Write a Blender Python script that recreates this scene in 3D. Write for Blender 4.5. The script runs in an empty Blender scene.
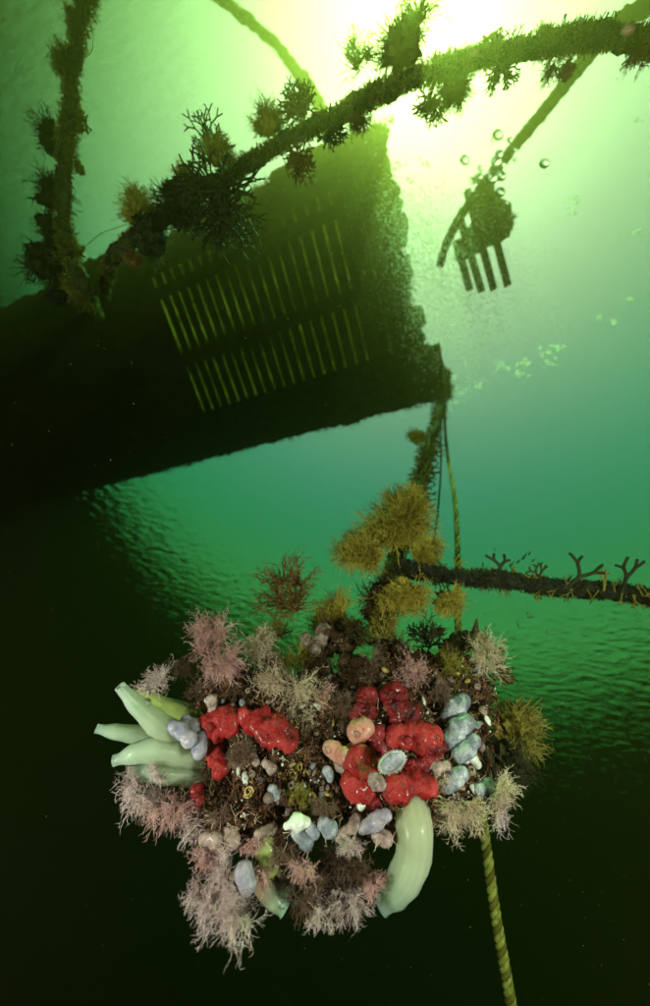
import bpy, bmesh, math, random
import numpy as np
from mathutils import Vector, Matrix, noise, Quaternion

# ------------------------------------------------------------------ camera
FOC = 362.0                       # focal length in pixels of the 1006 pixel high photograph
DEPTH = 2.6                       # metres of water over the camera
sc = bpy.context.scene
col = sc.collection
cam_d = bpy.data.cameras.new('camera')
cam = bpy.data.objects.new('camera', cam_d)
col.objects.link(cam)
AXR = Vector((0.963898, 0.100460, 0.246592))
AXU = Vector((0.0, -0.926097, 0.377286))
AXB = Vector((0.266270, -0.363665, -0.892663))
CAM = Vector((0, 0, -DEPTH))
mw = Matrix.Identity(4)
for i in range(3):
    mw[i][0], mw[i][1], mw[i][2], mw[i][3] = AXR[i], AXU[i], AXB[i], CAM[i]
cam.matrix_world = mw
cam_d.sensor_fit = 'VERTICAL'
cam_d.sensor_height = 24.0
cam_d.lens = 24.0 * FOC / 1006.0
cam_d.clip_start = 0.02
cam_d.clip_end = 400
cam_d.dof.use_dof = True
cam_d.dof.focus_distance = 0.47
cam_d.dof.aperture_fstop = 1.7
sc.camera = cam

# ------------------------------------------------------------------ sky, sun, exposure
SUN_DIR = Vector((-0.008, -0.525, 0.851)).normalized()
world = bpy.data.worlds.new('World')
sc.world = world
world.use_nodes = True
wn = world.node_tree.nodes
wl = world.node_tree.links
wn.clear()
sky = wn.new('ShaderNodeTexSky')
sky.sky_type = 'NISHITA'
sky.sun_disc = False
sky.sun_elevation = math.asin(SUN_DIR.z)
sky.sun_rotation = math.atan2(SUN_DIR.x, SUN_DIR.y)
sky.air_density = 1.0
sky.dust_density = 1.2
sky.ozone_density = 0.3
bg = wn.new('ShaderNodeBackground')
bg.inputs['Strength'].default_value = 0.15
wo = wn.new('ShaderNodeOutputWorld')
# sun glow tinted into the sky: warm near it, blue green away, warm farthest
wtc = wn.new('ShaderNodeTexCoord')
wdp = wn.new('ShaderNodeVectorMath'); wdp.operation = 'DOT_PRODUCT'
wdp.inputs[1].default_value = SUN_DIR
wl.new(wtc.outputs['Generated'], wdp.inputs[0])
wcr = wn.new('ShaderNodeValToRGB')
wcr.color_ramp.interpolation = 'B_SPLINE'
els = [(0.28, (0.48, 0.56, 0.30)), (0.46, (0.12, 0.38, 0.33)), (0.66, (0.26, 0.38, 0.44)), (0.86, (0.92, 0.46, 0.50)), (1.0, (0.80, 0.50, 0.78))]
wcr.color_ramp.elements[0].position = els[0][0]; wcr.color_ramp.elements[0].color = (*els[0][1], 1)
wcr.color_ramp.elements[1].position = els[-1][0]; wcr.color_ramp.elements[1].color = (*els[-1][1], 1)
for p_, c_ in els[1:-1]:
    e_ = wcr.color_ramp.elements.new(p_); e_.color = (*c_, 1)
wl.new(wdp.outputs['Value'], wcr.inputs['Fac'])
wmx = wn.new('ShaderNodeVectorMath'); wmx.operation = 'MULTIPLY'
wl.new(sky.outputs[0], wmx.inputs[0]); wl.new(wcr.outputs['Color'], wmx.inputs[1])
wsc = wn.new('ShaderNodeVectorMath'); wsc.operation = 'SCALE'; wsc.inputs['Scale'].default_value = 2.5
wl.new(wmx.outputs[0], wsc.inputs[0])
wl.new(wsc.outputs[0], bg.inputs[0])
wl.new(bg.outputs[0], wo.inputs[0])

sun_d = bpy.data.lights.new('sun', 'SUN')
sun_d.energy = 4.6
sun_d.angle = math.radians(0.5)
sun_d.color = (1.0, 0.96, 0.90)
sun = bpy.data.objects.new('sun', sun_d)
sun.rotation_euler = SUN_DIR.to_track_quat('Z', 'Y').to_euler()
sun.location = SUN_DIR * 20
col.objects.link(sun)

# the two flash heads on arms beside the camera that light the near block in the photograph
def strobe(name, loc, target, energy, size, color):
    d = bpy.data.lights.new(name, 'SPOT')
    d.energy = energy
    d.spot_size = math.radians(size)
    d.spot_blend = 0.5
    d.shadow_soft_size = 0.045
    d.color = color
    o = bpy.data.objects.new(name, d)
    o.location = loc
    o.rotation_euler = (target - loc).to_track_quat('-Z', 'Y').to_euler()
    col.objects.link(o)
def P(x, y, d):
    """point d metres in front of the lens plane in the direction of pixel x, y"""
    return CAM + AXR * ((x - 325) / FOC * d) + AXU * ((503 - y) / FOC * d) - AXB * d
strobe('flash_head', CAM + AXR * -0.46 + AXU * -0.20 + AXB * -0.02, P(320, 600, 0.55), 8.6, 172, (1.0, 0.84, 0.96))
strobe('flash_head', CAM + AXR * 0.46 + AXU * -0.16 + AXB * -0.02, P(380, 600, 0.55), 8.6, 172, (1.0, 0.84, 0.96))

sc.view_settings.view_transform = 'Standard'
sc.view_settings.look = 'None'
sc.view_settings.exposure = 1.2
sc.view_settings.gamma = 1.0
sc.view_settings.use_curve_mapping = False
sc.render.engine = 'CYCLES'
cy = sc.cycles
cy.use_denoising = True
cy.max_bounces = 8
cy.diffuse_bounces = 2
cy.glossy_bounces = 3
cy.transmission_bounces = 5
cy.volume_bounces = 0
cy.transparent_max_bounces = 12
cy.sample_clamp_indirect = 4.0

# ------------------------------------------------------------------ material helpers
def new_mat(name):
    m = bpy.data.materials.new(name)
    m.use_nodes = True
    nt = m.node_tree
    for n in list(nt.nodes):
        if n.type != 'OUTPUT_MATERIAL':
            nt.nodes.remove(n)
    return m, nt, [n for n in nt.nodes if n.type == 'OUTPUT_MATERIAL'][0]

def pmat(name, c1, c2, scale=30.0, rough=0.5, bump=0.3, bscale=None, sss=0.0, trans=0.0, spec=0.5, coat=0.0,
         c3=None, speck=None, alpha=1.0, dist=0.004, detail=4.0, ramp=(0.35, 0.65), translucent=0.0, objrand=0.0, dirt=None, sscale=0.008, srad=(1.0, 0.9, 0.8), along=None):
    """mottled surface: two or three real colours through noise, fine relief, optional pale specks"""
    m, nt, out = new_mat(name)
    N, L = nt.nodes, nt.links
    b = N.new('ShaderNodeBsdfPrincipled')
    tc = N.new('ShaderNodeTexCoord')
    nz = N.new('ShaderNodeTexNoise')
    nz.inputs['Scale'].default_value = scale
    nz.inputs['Detail'].default_value = detail
    L.new(tc.outputs['Object'], nz.inputs['Vector'])
    cr = N.new('ShaderNodeValToRGB')
    cr.color_ramp.elements[0].position = ramp[0]
    cr.color_ramp.elements[1].position = ramp[1]
    cr.color_ramp.elements[0].color = (*c1, 1)
    cr.color_ramp.elements[1].color = (*c2, 1)
    if c3:
        e = cr.color_ramp.elements.new((ramp[0] + ramp[1]) / 2)
        e.color = (*c3, 1)
    L.new(nz.outputs['Fac'], cr.inputs['Fac'])
    csock = cr.outputs['Color']
    if objrand:
        oi = N.new('ShaderNodeObjectInfo')
        hs = N.new('ShaderNodeHueSaturation')
        mr = N.new('ShaderNodeMapRange')
        mr.inputs['To Min'].default_value = 1 - objrand
        mr.inputs['To Max'].default_value = 1 + objrand
        L.new(oi.outputs['Random'], mr.inputs['Value'])
        L.new(mr.outputs[0], hs.inputs['Value'])
        L.new(csock, hs.inputs['Color'])
        csock = hs.outputs['Color']
    if speck:
        vo = N.new('ShaderNodeTexVoronoi')
        vo.inputs['Scale'].default_value = speck[1]
        L.new(tc.outputs['Object'], vo.inputs['Vector'])
        lt = N.new('ShaderNodeMath')
        lt.operation = 'LESS_THAN'
        lt.inputs[1].default_value = speck[2]
        L.new(vo.outputs['Distance'], lt.inputs[0])
        mx = N.new('ShaderNodeMix')
        mx.data_type = 'RGBA'
        L.new(lt.outputs[0], mx.inputs[0])
        L.new(csock, mx.inputs[6])
        mx.inputs[7].default_value = (*speck[0], 1)
        csock = mx.outputs[2]
    if dirt:
        nd = N.new('ShaderNodeTexNoise')
        nd.inputs['Scale'].default_value = dirt[1]
        nd.inputs['Detail'].default_value = 6
        nd.inputs['Roughness'].default_value = 0.7
        L.new(tc.outputs['Object'], nd.inputs['Vector'])
        dr = N.new('ShaderNodeValToRGB')
        dr.color_ramp.elements[0].position = dirt[2]
        dr.color_ramp.elements[1].position = dirt[2] + 0.08
        L.new(nd.outputs['Fac'], dr.inputs['Fac'])
        md = N.new('ShaderNodeMix')
        md.data_type = 'RGBA'
        L.new(dr.outputs['Color'], md.inputs[0])
        L.new(csock, md.inputs[6])
        md.inputs[7].default_value = (*dirt[0], 1)
        csock = md.outputs[2]
    L.new(csock, b.inputs['Base Color'])
    b.inputs['Roughness'].default_value = rough
    b.inputs['Specular IOR Level'].default_value = spec
    b.inputs['Coat Weight'].default_value = coat
    b.inputs['Coat Roughness'].default_value = 0.15
    b.inputs['Transmission Weight'].default_value = trans
    b.inputs['IOR'].default_value = 1.36
    b.inputs['Alpha'].default_value = alpha
    if along:
        an = N.new('ShaderNodeAttribute')
        an.attribute_name = 'along'
        sx = N.new('ShaderNodeSeparateXYZ')
        L.new(an.outputs['Vector'], sx.inputs[0])
        ar = N.new('ShaderNodeValToRGB')
        ar.color_ramp.elements[0].position = 0.25
        ar.color_ramp.elements[0].color = (*along[0], 1)
        ar.color_ramp.elements[1].position = 0.95
        ar.color_ramp.elements[1].color = (*along[1], 1)
        L.new(sx.outputs['X'], ar.inputs['Fac'])
        ma = N.new('ShaderNodeMix')
        ma.data_type = 'RGBA'
        ma.inputs[0].default_value = 0.6
        L.new(csock, ma.inputs[6])
        L.new(ar.outputs['Color'], ma.inputs[7])
        # muscle bands that run along the body
        cb = N.new('ShaderNodeCombineXYZ')
        m1 = N.new('ShaderNodeMath'); m1.operation = 'MULTIPLY'; m1.inputs[1].default_value = 26.0
        m2 = N.new('ShaderNodeMath'); m2.operation = 'MULTIPLY'; m2.inputs[1].default_value = 2.5
        L.new(sx.outputs['Y'], m1.inputs[0]); L.new(sx.outputs['X'], m2.inputs[0])
        L.new(m1.outputs[0], cb.inputs['X']); L.new(m2.outputs[0], cb.inputs['Y'])
        nb = N.new('ShaderNodeTexNoise'); nb.inputs['Scale'].default_value = 1.0; nb.inputs['Detail'].default_value = 3
        L.new(cb.outputs[0], nb.inputs['Vector'])
        rb = N.new('ShaderNodeMapRange'); rb.inputs['From Min'].default_value = 0.35; rb.inputs['From Max'].default_value = 0.65
        rb.inputs['To Min'].default_value = 0.90; rb.inputs['To Max'].default_value = 1.04
        L.new(nb.outputs['Fac'], rb.inputs['Value'])
        hb_ = N.new('ShaderNodeHueSaturation')
        L.new(rb.outputs[0], hb_.inputs['Value'])
        L.new(ma.outputs[2], hb_.inputs['Color'])
        L.new(hb_.outputs['Color'], b.inputs['Base Color'])
    if sss:
        b.inputs['Subsurface Weight'].default_value = sss
        b.inputs['Subsurface Radius'].default_value = srad
        b.inputs['Subsurface Scale'].default_value = sscale
    if bump:
        n2 = N.new('ShaderNodeTexNoise')
        n2.inputs['Scale'].default_value = bscale or scale * 3
        n2.inputs['Detail'].default_value = 5
        L.new(tc.outputs['Object'], n2.inputs['Vector'])
        bp = N.new('ShaderNodeBump')
        bp.inputs['Strength'].default_value = bump
        bp.inputs['Distance'].default_value = dist
        L.new(n2.outputs['Fac'], bp.inputs['Height'])
        L.new(bp.outputs[0], b.inputs['Normal'])
    last = b.outputs[0]
    if translucent:
        tl = N.new('ShaderNodeBsdfTranslucent')
        L.new(csock, tl.inputs['Color'])
        ms = N.new('ShaderNodeMixShader')
        ms.inputs[0].default_value = translucent
        L.new(last, ms.inputs[1])
        L.new(tl.outputs[0], ms.inputs[2])
        last = ms.outputs[0]
    L.new(last, out.inputs['Surface'])
    return m

# ------------------------------------------------------------------ mesh helpers
class MB:
    def __init__(self):
        self.v, self.f = [], []
    def add(self, verts, faces):
        n = len(self.v)
        self.v.extend(tuple(p) for p in verts)
        self.f.extend(tuple(i + n for i in f) for f in faces)
    def tube(self, path, rad, sides=6, cap=True, close_tip=False):
        path = [Vector(p) for p in path]
        n0 = len(self.v)
        k = len(path)
        t0 = (path[1] - path[0]).normalized()
        nrm = t0.orthogonal().normalized()
        for i, p in enumerate(path):
            t = (path[min(i + 1, k - 1)] - path[max(i - 1, 0)])
            t = t.normalized() if t.length > 1e-9 else t0
            nrm = nrm - t * nrm.dot(t)
            nrm = nrm.normalized() if nrm.length > 1e-6 else t.orthogonal().normalized()
            bi = t.cross(nrm)
            r = rad[i] if hasattr(rad, '__len__') else rad
            for s in range(sides):
                a = 2 * math.pi * s / sides
                q = p + (nrm * math.cos(a) + bi * math.sin(a)) * r
                self.v.append((q.x, q.y, q.z))
        for i in range(k - 1):
            for s in range(sides):
                a = n0 + i * sides + s
                b = n0 + i * sides + (s + 1) % sides
                self.f.append((a, b, b + sides, a + sides))
        if cap:
            self.f.append(tuple(n0 + s for s in reversed(range(sides))))
            self.f.append(tuple(n0 + (k - 1) * sides + s for s in range(sides)))
    def box(self, c, ax, ay, az):
        """box with centre c and half-axis vectors"""
        c = Vector(c)
        vs = [c + ax * i + ay * j + az * k for i in (-1, 1) for j in (-1, 1) for k in (-1, 1)]
        self.add(vs, [(0, 1, 3, 2), (4, 6, 7, 5), (0, 4, 5, 1), (2, 3, 7, 6), (0, 2, 6, 4), (1, 5, 7, 3)])
    def build(self, name, mat, parent=None, base=None, smooth=True, label=None, cat=None, group=None, kind=None):
        base = Vector(base) if base is not None else Vector((0, 0, 0))
        me = bpy.data.meshes.new(name)
        nv = np.array(self.v, dtype=np.float64) - np.array(base)
        me.from_pydata(nv.tolist(), [], self.f)
        me.materials.append(mat)
        if smooth:
            me.polygons.foreach_set('use_smooth', [True] * len(me.polygons))
        if getattr(self, 'along', None) is not None:
            at = me.attributes.new('along', 'FLOAT_VECTOR', 'POINT')
            at.data.foreach_set('vector', [c for t_ in self.along for c in t_])
        me.update()
        o = bpy.data.objects.new(name, me)
        col.objects.link(o)
        if parent:
            o.parent = parent
        else:
            o.location = base
        tag(o, label, cat, group, kind)
        return o

def tag(o, label=None, cat=None, group=None, kind=None):
    for k, v in (('label', label), ('category', cat), ('group', group), ('kind', kind)):
        if v:
            o[k] = v
    return o

def empty(name, loc, label, cat, group=None):
    o = bpy.data.objects.new(name, None)
    o.empty_display_size = 0.05
    o.location = loc
    col.objects.link(o)
    return tag(o, label, cat, group)

def instance(src, name, parent=None):
    o = bpy.data.objects.new(name, src)
    col.objects.link(o)
    if parent:
        o.parent = parent
    return o

def rnd(a, b):
    return random.uniform(a, b)

def rvec():
    while True:
        v = Vector((rnd(-1, 1), rnd(-1, 1), rnd(-1, 1)))
        if 0.05 < v.length < 1:
            return v.normalized()

def icos(sub):
    bm = bmesh.new()
    bmesh.ops.create_icosphere(bm, subdivisions=sub, radius=1.0)
    vs = [v.co.copy() for v in bm.verts]
    fs = [tuple(v.index for v in f.verts) for f in bm.faces]
    bm.free()
    return vs, fs
ICO = {k: icos(k) for k in (1, 2, 3, 4, 5)}

def lump(mb, c, ax, ay, az, sub=3, amp=0.2, freq=1.5, seed=0.0, fine=0.0):
    vs, fs = ICO[sub]
    c = Vector(c)
    o = Vector((seed * 7.3, seed * 3.1, -seed * 5.7))
    out = []
    for v in vs:
        k = 1 + amp * noise.noise(v * freq + o) * 2 + fine * noise.noise(v * freq * 5 + o)
        out.append(c + (ax * v.x + ay * v.y + az * v.z) * k)
    mb.add(out, fs)

def spline(pts, n):
    """Catmull-Rom through points"""
    pts = [Vector(p) for p in pts]
    if len(pts) == 2:
        return [pts[0].lerp(pts[1], i / n) for i in range(n + 1)]
    e = [pts[0] * 2 - pts[1]] + pts + [pts[-1] * 2 - pts[-2]]
    out = []
    segs = len(pts) - 1
    for i in range(n + 1):
        t = i / n * segs
        k = min(int(t), segs - 1)
        u = t - k
        a, b, c, d = e[k:k + 4]
        out.append(0.5 * ((2 * b) + (c - a) * u + (2 * a - 5 * b + 4 * c - d) * u * u + (3 * b - a - 3 * c + d) * u ** 3))
    return out

# ------------------------------------------------------------------ water, haze, bed
# the surface seen from below: clear inside the steep cone, a mirror outside it
m_water, nt, out = new_mat('water_surface')
N, L = nt.nodes, nt.links
tc = N.new('ShaderNodeTexCoord')
mp = N.new('ShaderNodeMapping')
mp.inputs['Rotation'].default_value = (0, 0, math.radians(-28))
mp.inputs['Scale'].default_value = (1.0, 2.6, 1.0)
L.new(tc.outputs['Object'], mp.inputs['Vector'])
n1 = N.new('ShaderNodeTexNoise'); n1.inputs['Scale'].default_value = 8.0; n1.inputs['Detail'].default_value = 3.0
n2 = N.new('ShaderNodeTexNoise'); n2.inputs['Scale'].default_value = 11.0; n2.inputs['Detail'].default_value = 3.0
L.new(mp.outputs[0], n1.inputs['Vector']); L.new(mp.outputs[0], n2.inputs['Vector'])
ad = N.new('ShaderNodeMath'); ad.operation = 'MULTIPLY_ADD'; ad.inputs[1].default_value = 0.18
L.new(n2.outputs['Fac'], ad.inputs[0]); L.new(n1.outputs['Fac'], ad.inputs[2])
bp = N.new('ShaderNodeBump'); bp.inputs['Strength'].default_value = 1.0; bp.inputs['Distance'].default_value = 0.009
L.new(ad.outputs[0], bp.inputs['Height'])
# towards the sheltered side the waves die down to fine ripples
n3 = N.new('ShaderNodeTexNoise'); n3.inputs['Scale'].default_value = 180.0; n3.inputs['Detail'].default_value = 1.0
L.new(tc.outputs['Object'], n3.inputs['Vector'])
sp = N.new('ShaderNodeSeparateXYZ'); L.new(tc.outputs['Object'], sp.inputs[0])
mk = N.new('ShaderNodeMapRange'); mk.interpolation_type = 'SMOOTHSTEP'
mk.inputs['From Min'].default_value = -1.1; mk.inputs['From Max'].default_value = 0.5
mk.inputs['To Min'].default_value = 0.22; mk.inputs['To Max'].default_value = 1.0
L.new(sp.outputs['Y'], mk.inputs['Value'])
iv = N.new('ShaderNodeMath'); iv.operation = 'SUBTRACT'; iv.inputs[0].default_value = 1.0; L.new(mk.outputs[0], iv.inputs[1])
k3 = N.new('ShaderNodeMath'); k3.operation = 'MULTIPLY'; k3.inputs[1].default_value = 0.22
L.new(iv.outputs[0], k3.inputs[0])
f3 = N.new('ShaderNodeMath'); f3.operation = 'MULTIPLY'; L.new(n3.outputs['Fac'], f3.inputs[0]); L.new(k3.outputs[0], f3.inputs[1])
f1 = N.new('ShaderNodeMath'); f1.operation = 'MULTIPLY_ADD'
L.new(ad.outputs[0], f1.inputs[0]); L.new(mk.outputs[0], f1.inputs[1]); L.new(f3.outputs[0], f1.inputs[2])
L.new(f1.outputs[0], bp.inputs['Height'])
fr = N.new('ShaderNodeFresnel'); fr.inputs['IOR'].default_value = 1.33
L.new(bp.outputs[0], fr.inputs['Normal'])
tr = N.new('ShaderNodeBsdfTransparent')
gl = N.new('ShaderNodeBsdfGlossy'); gl.inputs['Roughness'].default_value = 0.02
L.new(bp.outputs[0], gl.inputs['Normal'])
ms = N.new('ShaderNodeMixShader')
L.new(fr.outputs[0], ms.inputs[0]); L.new(tr.outputs[0], ms.inputs[1]); L.new(gl.outputs[0], ms.inputs[2])
L.new(ms.outputs[0], out.inputs['Surface'])

def water_sheet():
    mb = MB()
    xs = [-55, -30, -15] + [-8 + 0.2 * i for i in range(81)] + [15, 30, 55]
    n = len(xs)
    vs = []
    for y in xs:
        for x in xs:
            near = 1.0 if max(abs(x), abs(y)) < 7.9 else 0.0
            z = near * 0.004 * (noise.noise(Vector((x * 0.9 + y * 0.3, y * 0.7, 1.0))) + 0.5 * noise.noise(Vector((x * 2.2, y * 2.0 + x, 4.0))))
            vs.append((x, y, z))
    mb.add(vs, [(j * n + i, j * n + i + 1, (j + 1) * n + i + 1, (j + 1) * n + i) for j in range(n - 1) for i in range(n - 1)])
    return mb.build('water_surface', m_water, kind='structure')
water_sheet()

m_haze, nt, out = new_mat('haze')
pv = nt.nodes.new('ShaderNodeVolumePrincipled')
SCATTER = (0.050, 0.035, 0.012)        # per metre
ABSORB = (0.48, 0.195, 0.56)
RHO = 0.8
pv.inputs['Color'].default_value = (*[k / RHO for k in SCATTER], 1)
pv.inputs['Absorption Color'].default_value = (*[(1 - a_ / (RHO - k)) ** 2 for k, a_ in zip(SCATTER, ABSORB)], 1)
pv.inputs['Density'].default_value = RHO
pv.inputs['Anisotropy'].default_value = 0.87
nt.links.new(pv.outputs[0], out.inputs['Volume'])
hb = MB()
hb.box((0, 0, -6.2), Vector((60, 0, 0)), Vector((0, 60, 0)), Vector((0, 0, 6.9)))
hb.build('haze', m_haze, smooth=False, kind='stuff')

m_bed = pmat('sea_bed_mud', (0.03, 0.032, 0.022), (0.06, 0.058, 0.04), scale=2, rough=0.9, bump=0.4)
mb = MB()
n = 41
vs = [((i - 20) * 2.9, (j - 20) * 2.9, -12 + 0.25 * noise.noise(Vector((i * 0.31, j * 0.31, 0)))) for j in range(n) for i in range(n)]
mb.add(vs, [(j * n + i, j * n + i + 1, (j + 1) * n + i + 1, (j + 1) * n + i) for j in range(n - 1) for i in range(n - 1)])
mb.build('seabed', m_bed, kind='structure')

# ------------------------------------------------------------------ floating platform
PU = Vector((0.983, -0.185, 0.0)).normalized()
PV = Vector((-PU.y, PU.x, 0.0))
UZ = Vector((0, 0, 1))
def uv(u, v, z=0.0):
    return PU * u + PV * v + UZ * z
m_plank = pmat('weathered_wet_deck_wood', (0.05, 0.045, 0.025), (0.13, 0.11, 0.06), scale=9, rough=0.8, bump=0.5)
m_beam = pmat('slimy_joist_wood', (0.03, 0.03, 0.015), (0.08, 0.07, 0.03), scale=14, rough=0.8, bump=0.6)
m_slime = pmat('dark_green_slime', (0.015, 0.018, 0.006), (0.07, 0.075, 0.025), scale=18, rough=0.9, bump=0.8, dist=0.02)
plat_base = uv(-0.9, -0.5, 0)
plat = empty('floating_platform', plat_base, 'large dark wooden floating platform with rows of light slits between its boards, seen from below', 'platform')
i = 0
u = -6.55
while u < -0.06:
    mb = MB()
    mb.box(uv(u + 0.033, -0.42, 0.042 + rnd(-0.002, 0.002)), PU * (rnd(0.0305, 0.0325) if u < -0.37 else 0.0385), PV * (0.73 + rnd(-0.01, 0.01)), UZ * 0.005)
    mb.build('deck_board', m_plank, plat, plat_base, smooth=False)
    u += 0.0805 + rnd(-0.0015, 0.0015)
# added translucent sheet above the boards, only to dim and yellow the slit light
m_dimmer, nt, out = new_mat('slit_dimming_sheet')
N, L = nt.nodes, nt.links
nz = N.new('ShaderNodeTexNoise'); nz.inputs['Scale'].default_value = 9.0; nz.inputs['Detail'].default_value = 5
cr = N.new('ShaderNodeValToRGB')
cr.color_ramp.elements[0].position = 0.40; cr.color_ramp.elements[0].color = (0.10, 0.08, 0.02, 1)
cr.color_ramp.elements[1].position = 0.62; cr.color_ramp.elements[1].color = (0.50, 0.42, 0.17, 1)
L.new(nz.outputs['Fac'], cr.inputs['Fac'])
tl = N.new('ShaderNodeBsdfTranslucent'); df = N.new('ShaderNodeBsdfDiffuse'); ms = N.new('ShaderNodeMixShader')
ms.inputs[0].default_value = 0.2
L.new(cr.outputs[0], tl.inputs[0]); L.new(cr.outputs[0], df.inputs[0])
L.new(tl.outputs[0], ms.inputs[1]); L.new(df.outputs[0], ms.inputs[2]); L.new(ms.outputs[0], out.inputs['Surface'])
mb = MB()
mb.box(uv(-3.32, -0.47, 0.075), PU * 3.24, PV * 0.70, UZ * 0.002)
mb.build('slit_dimmer', m_dimmer, plat, plat_base, smooth=False)
# joists run across the boards
for v, hw, z0 in ((-0.435, 0.038, -0.04), (-0.90, 0.028, -0.03), (-1.08, 0.06, -0.10), (-0.01, 0.03, -0.09)):
    mb = MB()
    mb.box(uv(-3.30, v, (z0 + 0.033) / 2), PU * 3.24, PV * hw, UZ * ((0.033 - z0) / 2))
    mb.build('joist', m_beam, plat, plat_base, smooth=False)

def fuzzy_slab(mb, u0, u1, v0, v1, z0, z1, seed, step=0.04, amp=0.03):
    """a float crusted with growth: a box whose surface is a fine displaced sheet"""
    nu, nv, nz = [max(2, int(abs(d) / step)) for d in (u1 - u0, v1 - v0, z1 - z0)]
    c = Vector(((u0 + u1) / 2, (v0 + v1) / 2, (z0 + z1) / 2))
    def pt(a, b, h):
        p = Vector((u0 + (u1 - u0) * a, v0 + (v1 - v0) * b, z0 + (z1 - z0) * h))
        d = (p - c)
        d = Vector((d.x / abs(u1 - u0), d.y / abs(v1 - v0), d.z / abs(z1 - z0))).normalized()
        k = amp * (1.2 * noise.noise(p * 9 + Vector((seed, 0, 0))) + 1.0 * noise.noise(p * 30))
        if h > 0.99:
            k *= 0.1
        p = p + d * k
        return uv(p.x, p.y, p.z)
    def grid(fn, na, nb, flip):
        vs = [fn(i / na, j / nb) for j in range(nb + 1) for i in range(na + 1)]
        fs = []
        for j in range(nb):
            for i in range(na):
                q = (j * (na + 1) + i, j * (na + 1) + i + 1, (j + 1) * (na + 1) + i + 1, (j + 1) * (na + 1) + i)
                fs.append(q[::-1] if flip else q)
        mb.add(vs, fs)
    grid(lambda a, b: pt(a, b, 0), nu, nv, True)
    grid(lambda a, b: pt(a, b, 1), nu, nv, False)
    grid(lambda a, b: pt(a, 0, b), nu, nz, False)
    grid(lambda a, b: pt(a, 1, b), nu, nz, True)
    grid(lambda a, b: pt(0, a, b), nv, nz, True)
    grid(lambda a, b: pt(1, a, b), nv, nz, False)
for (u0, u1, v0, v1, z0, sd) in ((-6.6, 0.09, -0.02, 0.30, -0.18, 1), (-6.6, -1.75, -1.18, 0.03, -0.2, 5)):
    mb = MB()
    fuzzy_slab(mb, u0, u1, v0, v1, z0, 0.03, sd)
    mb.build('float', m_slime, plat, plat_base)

# ------------------------------------------------------------------ where things stand
def PH(x, y, h):
    """point on the ray of pixel x, y at h metres of horizontal distance from the camera"""
    d = P(x, y, 1.0) - CAM
    return CAM + d * (h / math.hypot(d.x, d.y))
def PZ(x, y, z):
    d = P(x, y, 1.0) - CAM
    return CAM + d * ((z + DEPTH) / d.z)
def depth_of(p):
    return (Vector(p) - CAM).dot(-AXB)
def px(p, n):
    """n pixels as metres at point p"""
    return n / FOC * depth_of(p)

# ------------------------------------------------------------------ living materials
m_yellow = pmat('yellow_brown_weed', (0.34, 0.24, 0.025), (0.68, 0.52, 0.09), scale=14, rough=0.6, bump=0, translucent=0.35)
m_olive = pmat('olive_weed', (0.20, 0.155, 0.022), (0.46, 0.36, 0.07), scale=14, rough=0.6, bump=0, translucent=0.35)
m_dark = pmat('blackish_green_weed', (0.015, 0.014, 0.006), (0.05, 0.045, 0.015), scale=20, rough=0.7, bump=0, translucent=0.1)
m_rust = pmat('rusty_orange_weed', (0.20, 0.08, 0.02), (0.38, 0.19, 0.06), scale=25, rough=0.6, bump=0, translucent=0.3)
m_hyd = pmat('pinkish_hydroid', (0.62, 0.29, 0.27), (0.98, 0.60, 0.57), scale=40, rough=0.6, bump=0, translucent=0.25)
m_hydc = pmat('cream_hydroid', (0.62, 0.42, 0.28), (0.95, 0.76, 0.58), scale=40, rough=0.6, bump=0, translucent=0.25)
m_hydw = pmat('whitish_hydroid', (0.68, 0.44, 0.43), (1.0, 0.80, 0.78), scale=40, rough=0.6, bump=0, translucent=0.25)
m_hydb = pmat('brown_hydroid', (0.14, 0.07, 0.045), (0.34, 0.20, 0.14), scale=40, rough=0.7, bump=0, translucent=0.2)
m_ropeg = pmat('rope_coated_in_green_slime', (0.03, 0.03, 0.01), (0.12, 0.11, 0.035), scale=40, rough=0.85, bump=0.8, dist=0.01)
m_roped = pmat('blackened_rope', (0.008, 0.008, 0.005), (0.035, 0.03, 0.018), scale=50, rough=0.8, bump=0.8, dist=0.006)
m_ropey = pmat('yellow_green_rope_fibre', (0.26, 0.24, 0.035), (0.52, 0.46, 0.11), scale=120, rough=0.75, bump=0.5, dist=0.001)
m_tube = pmat('pale_green_tunicate', (0.56, 0.66, 0.50), (0.82, 0.84, 0.60), trans=0.25, scale=26, rough=0.35, bump=0.3, bscale=90, sss=0.8, coat=0.08, spec=0.4, dist=0.002, translucent=0.22, dirt=((0.34, 0.36, 0.18), 200, 0.67), sscale=0.03, along=((0.80, 0.78, 0.45), (0.42, 0.74, 0.60)))
m_tubey = pmat('yellow_green_tunicate', (0.33, 0.40, 0.10), (0.52, 0.56, 0.22), scale=22, rough=0.3, bump=0.2, bscale=60, sss=0.7, coat=0.3, dist=0.002, translucent=0.12)
m_tubeb = pmat('brown_based_tunicate', (0.36, 0.20, 0.12), (0.50, 0.58, 0.42), scale=38, rough=0.35, bump=0.3, bscale=120, sss=0.6, coat=0.2, dist=0.002, along=((0.40, 0.18, 0.09), (0.24, 0.52, 0.42)))
m_red = pmat('glossy_red_tunicate', (0.11, 0.004, 0.006), (0.52, 0.040, 0.038), scale=34, rough=0.5, bump=1.0, bscale=170, sss=0.25, coat=0.22, c3=(0.34, 0.008, 0.009), dist=0.004, dirt=((0.16, 0.05, 0.03), 130, 0.56), sscale=0.02)
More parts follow.
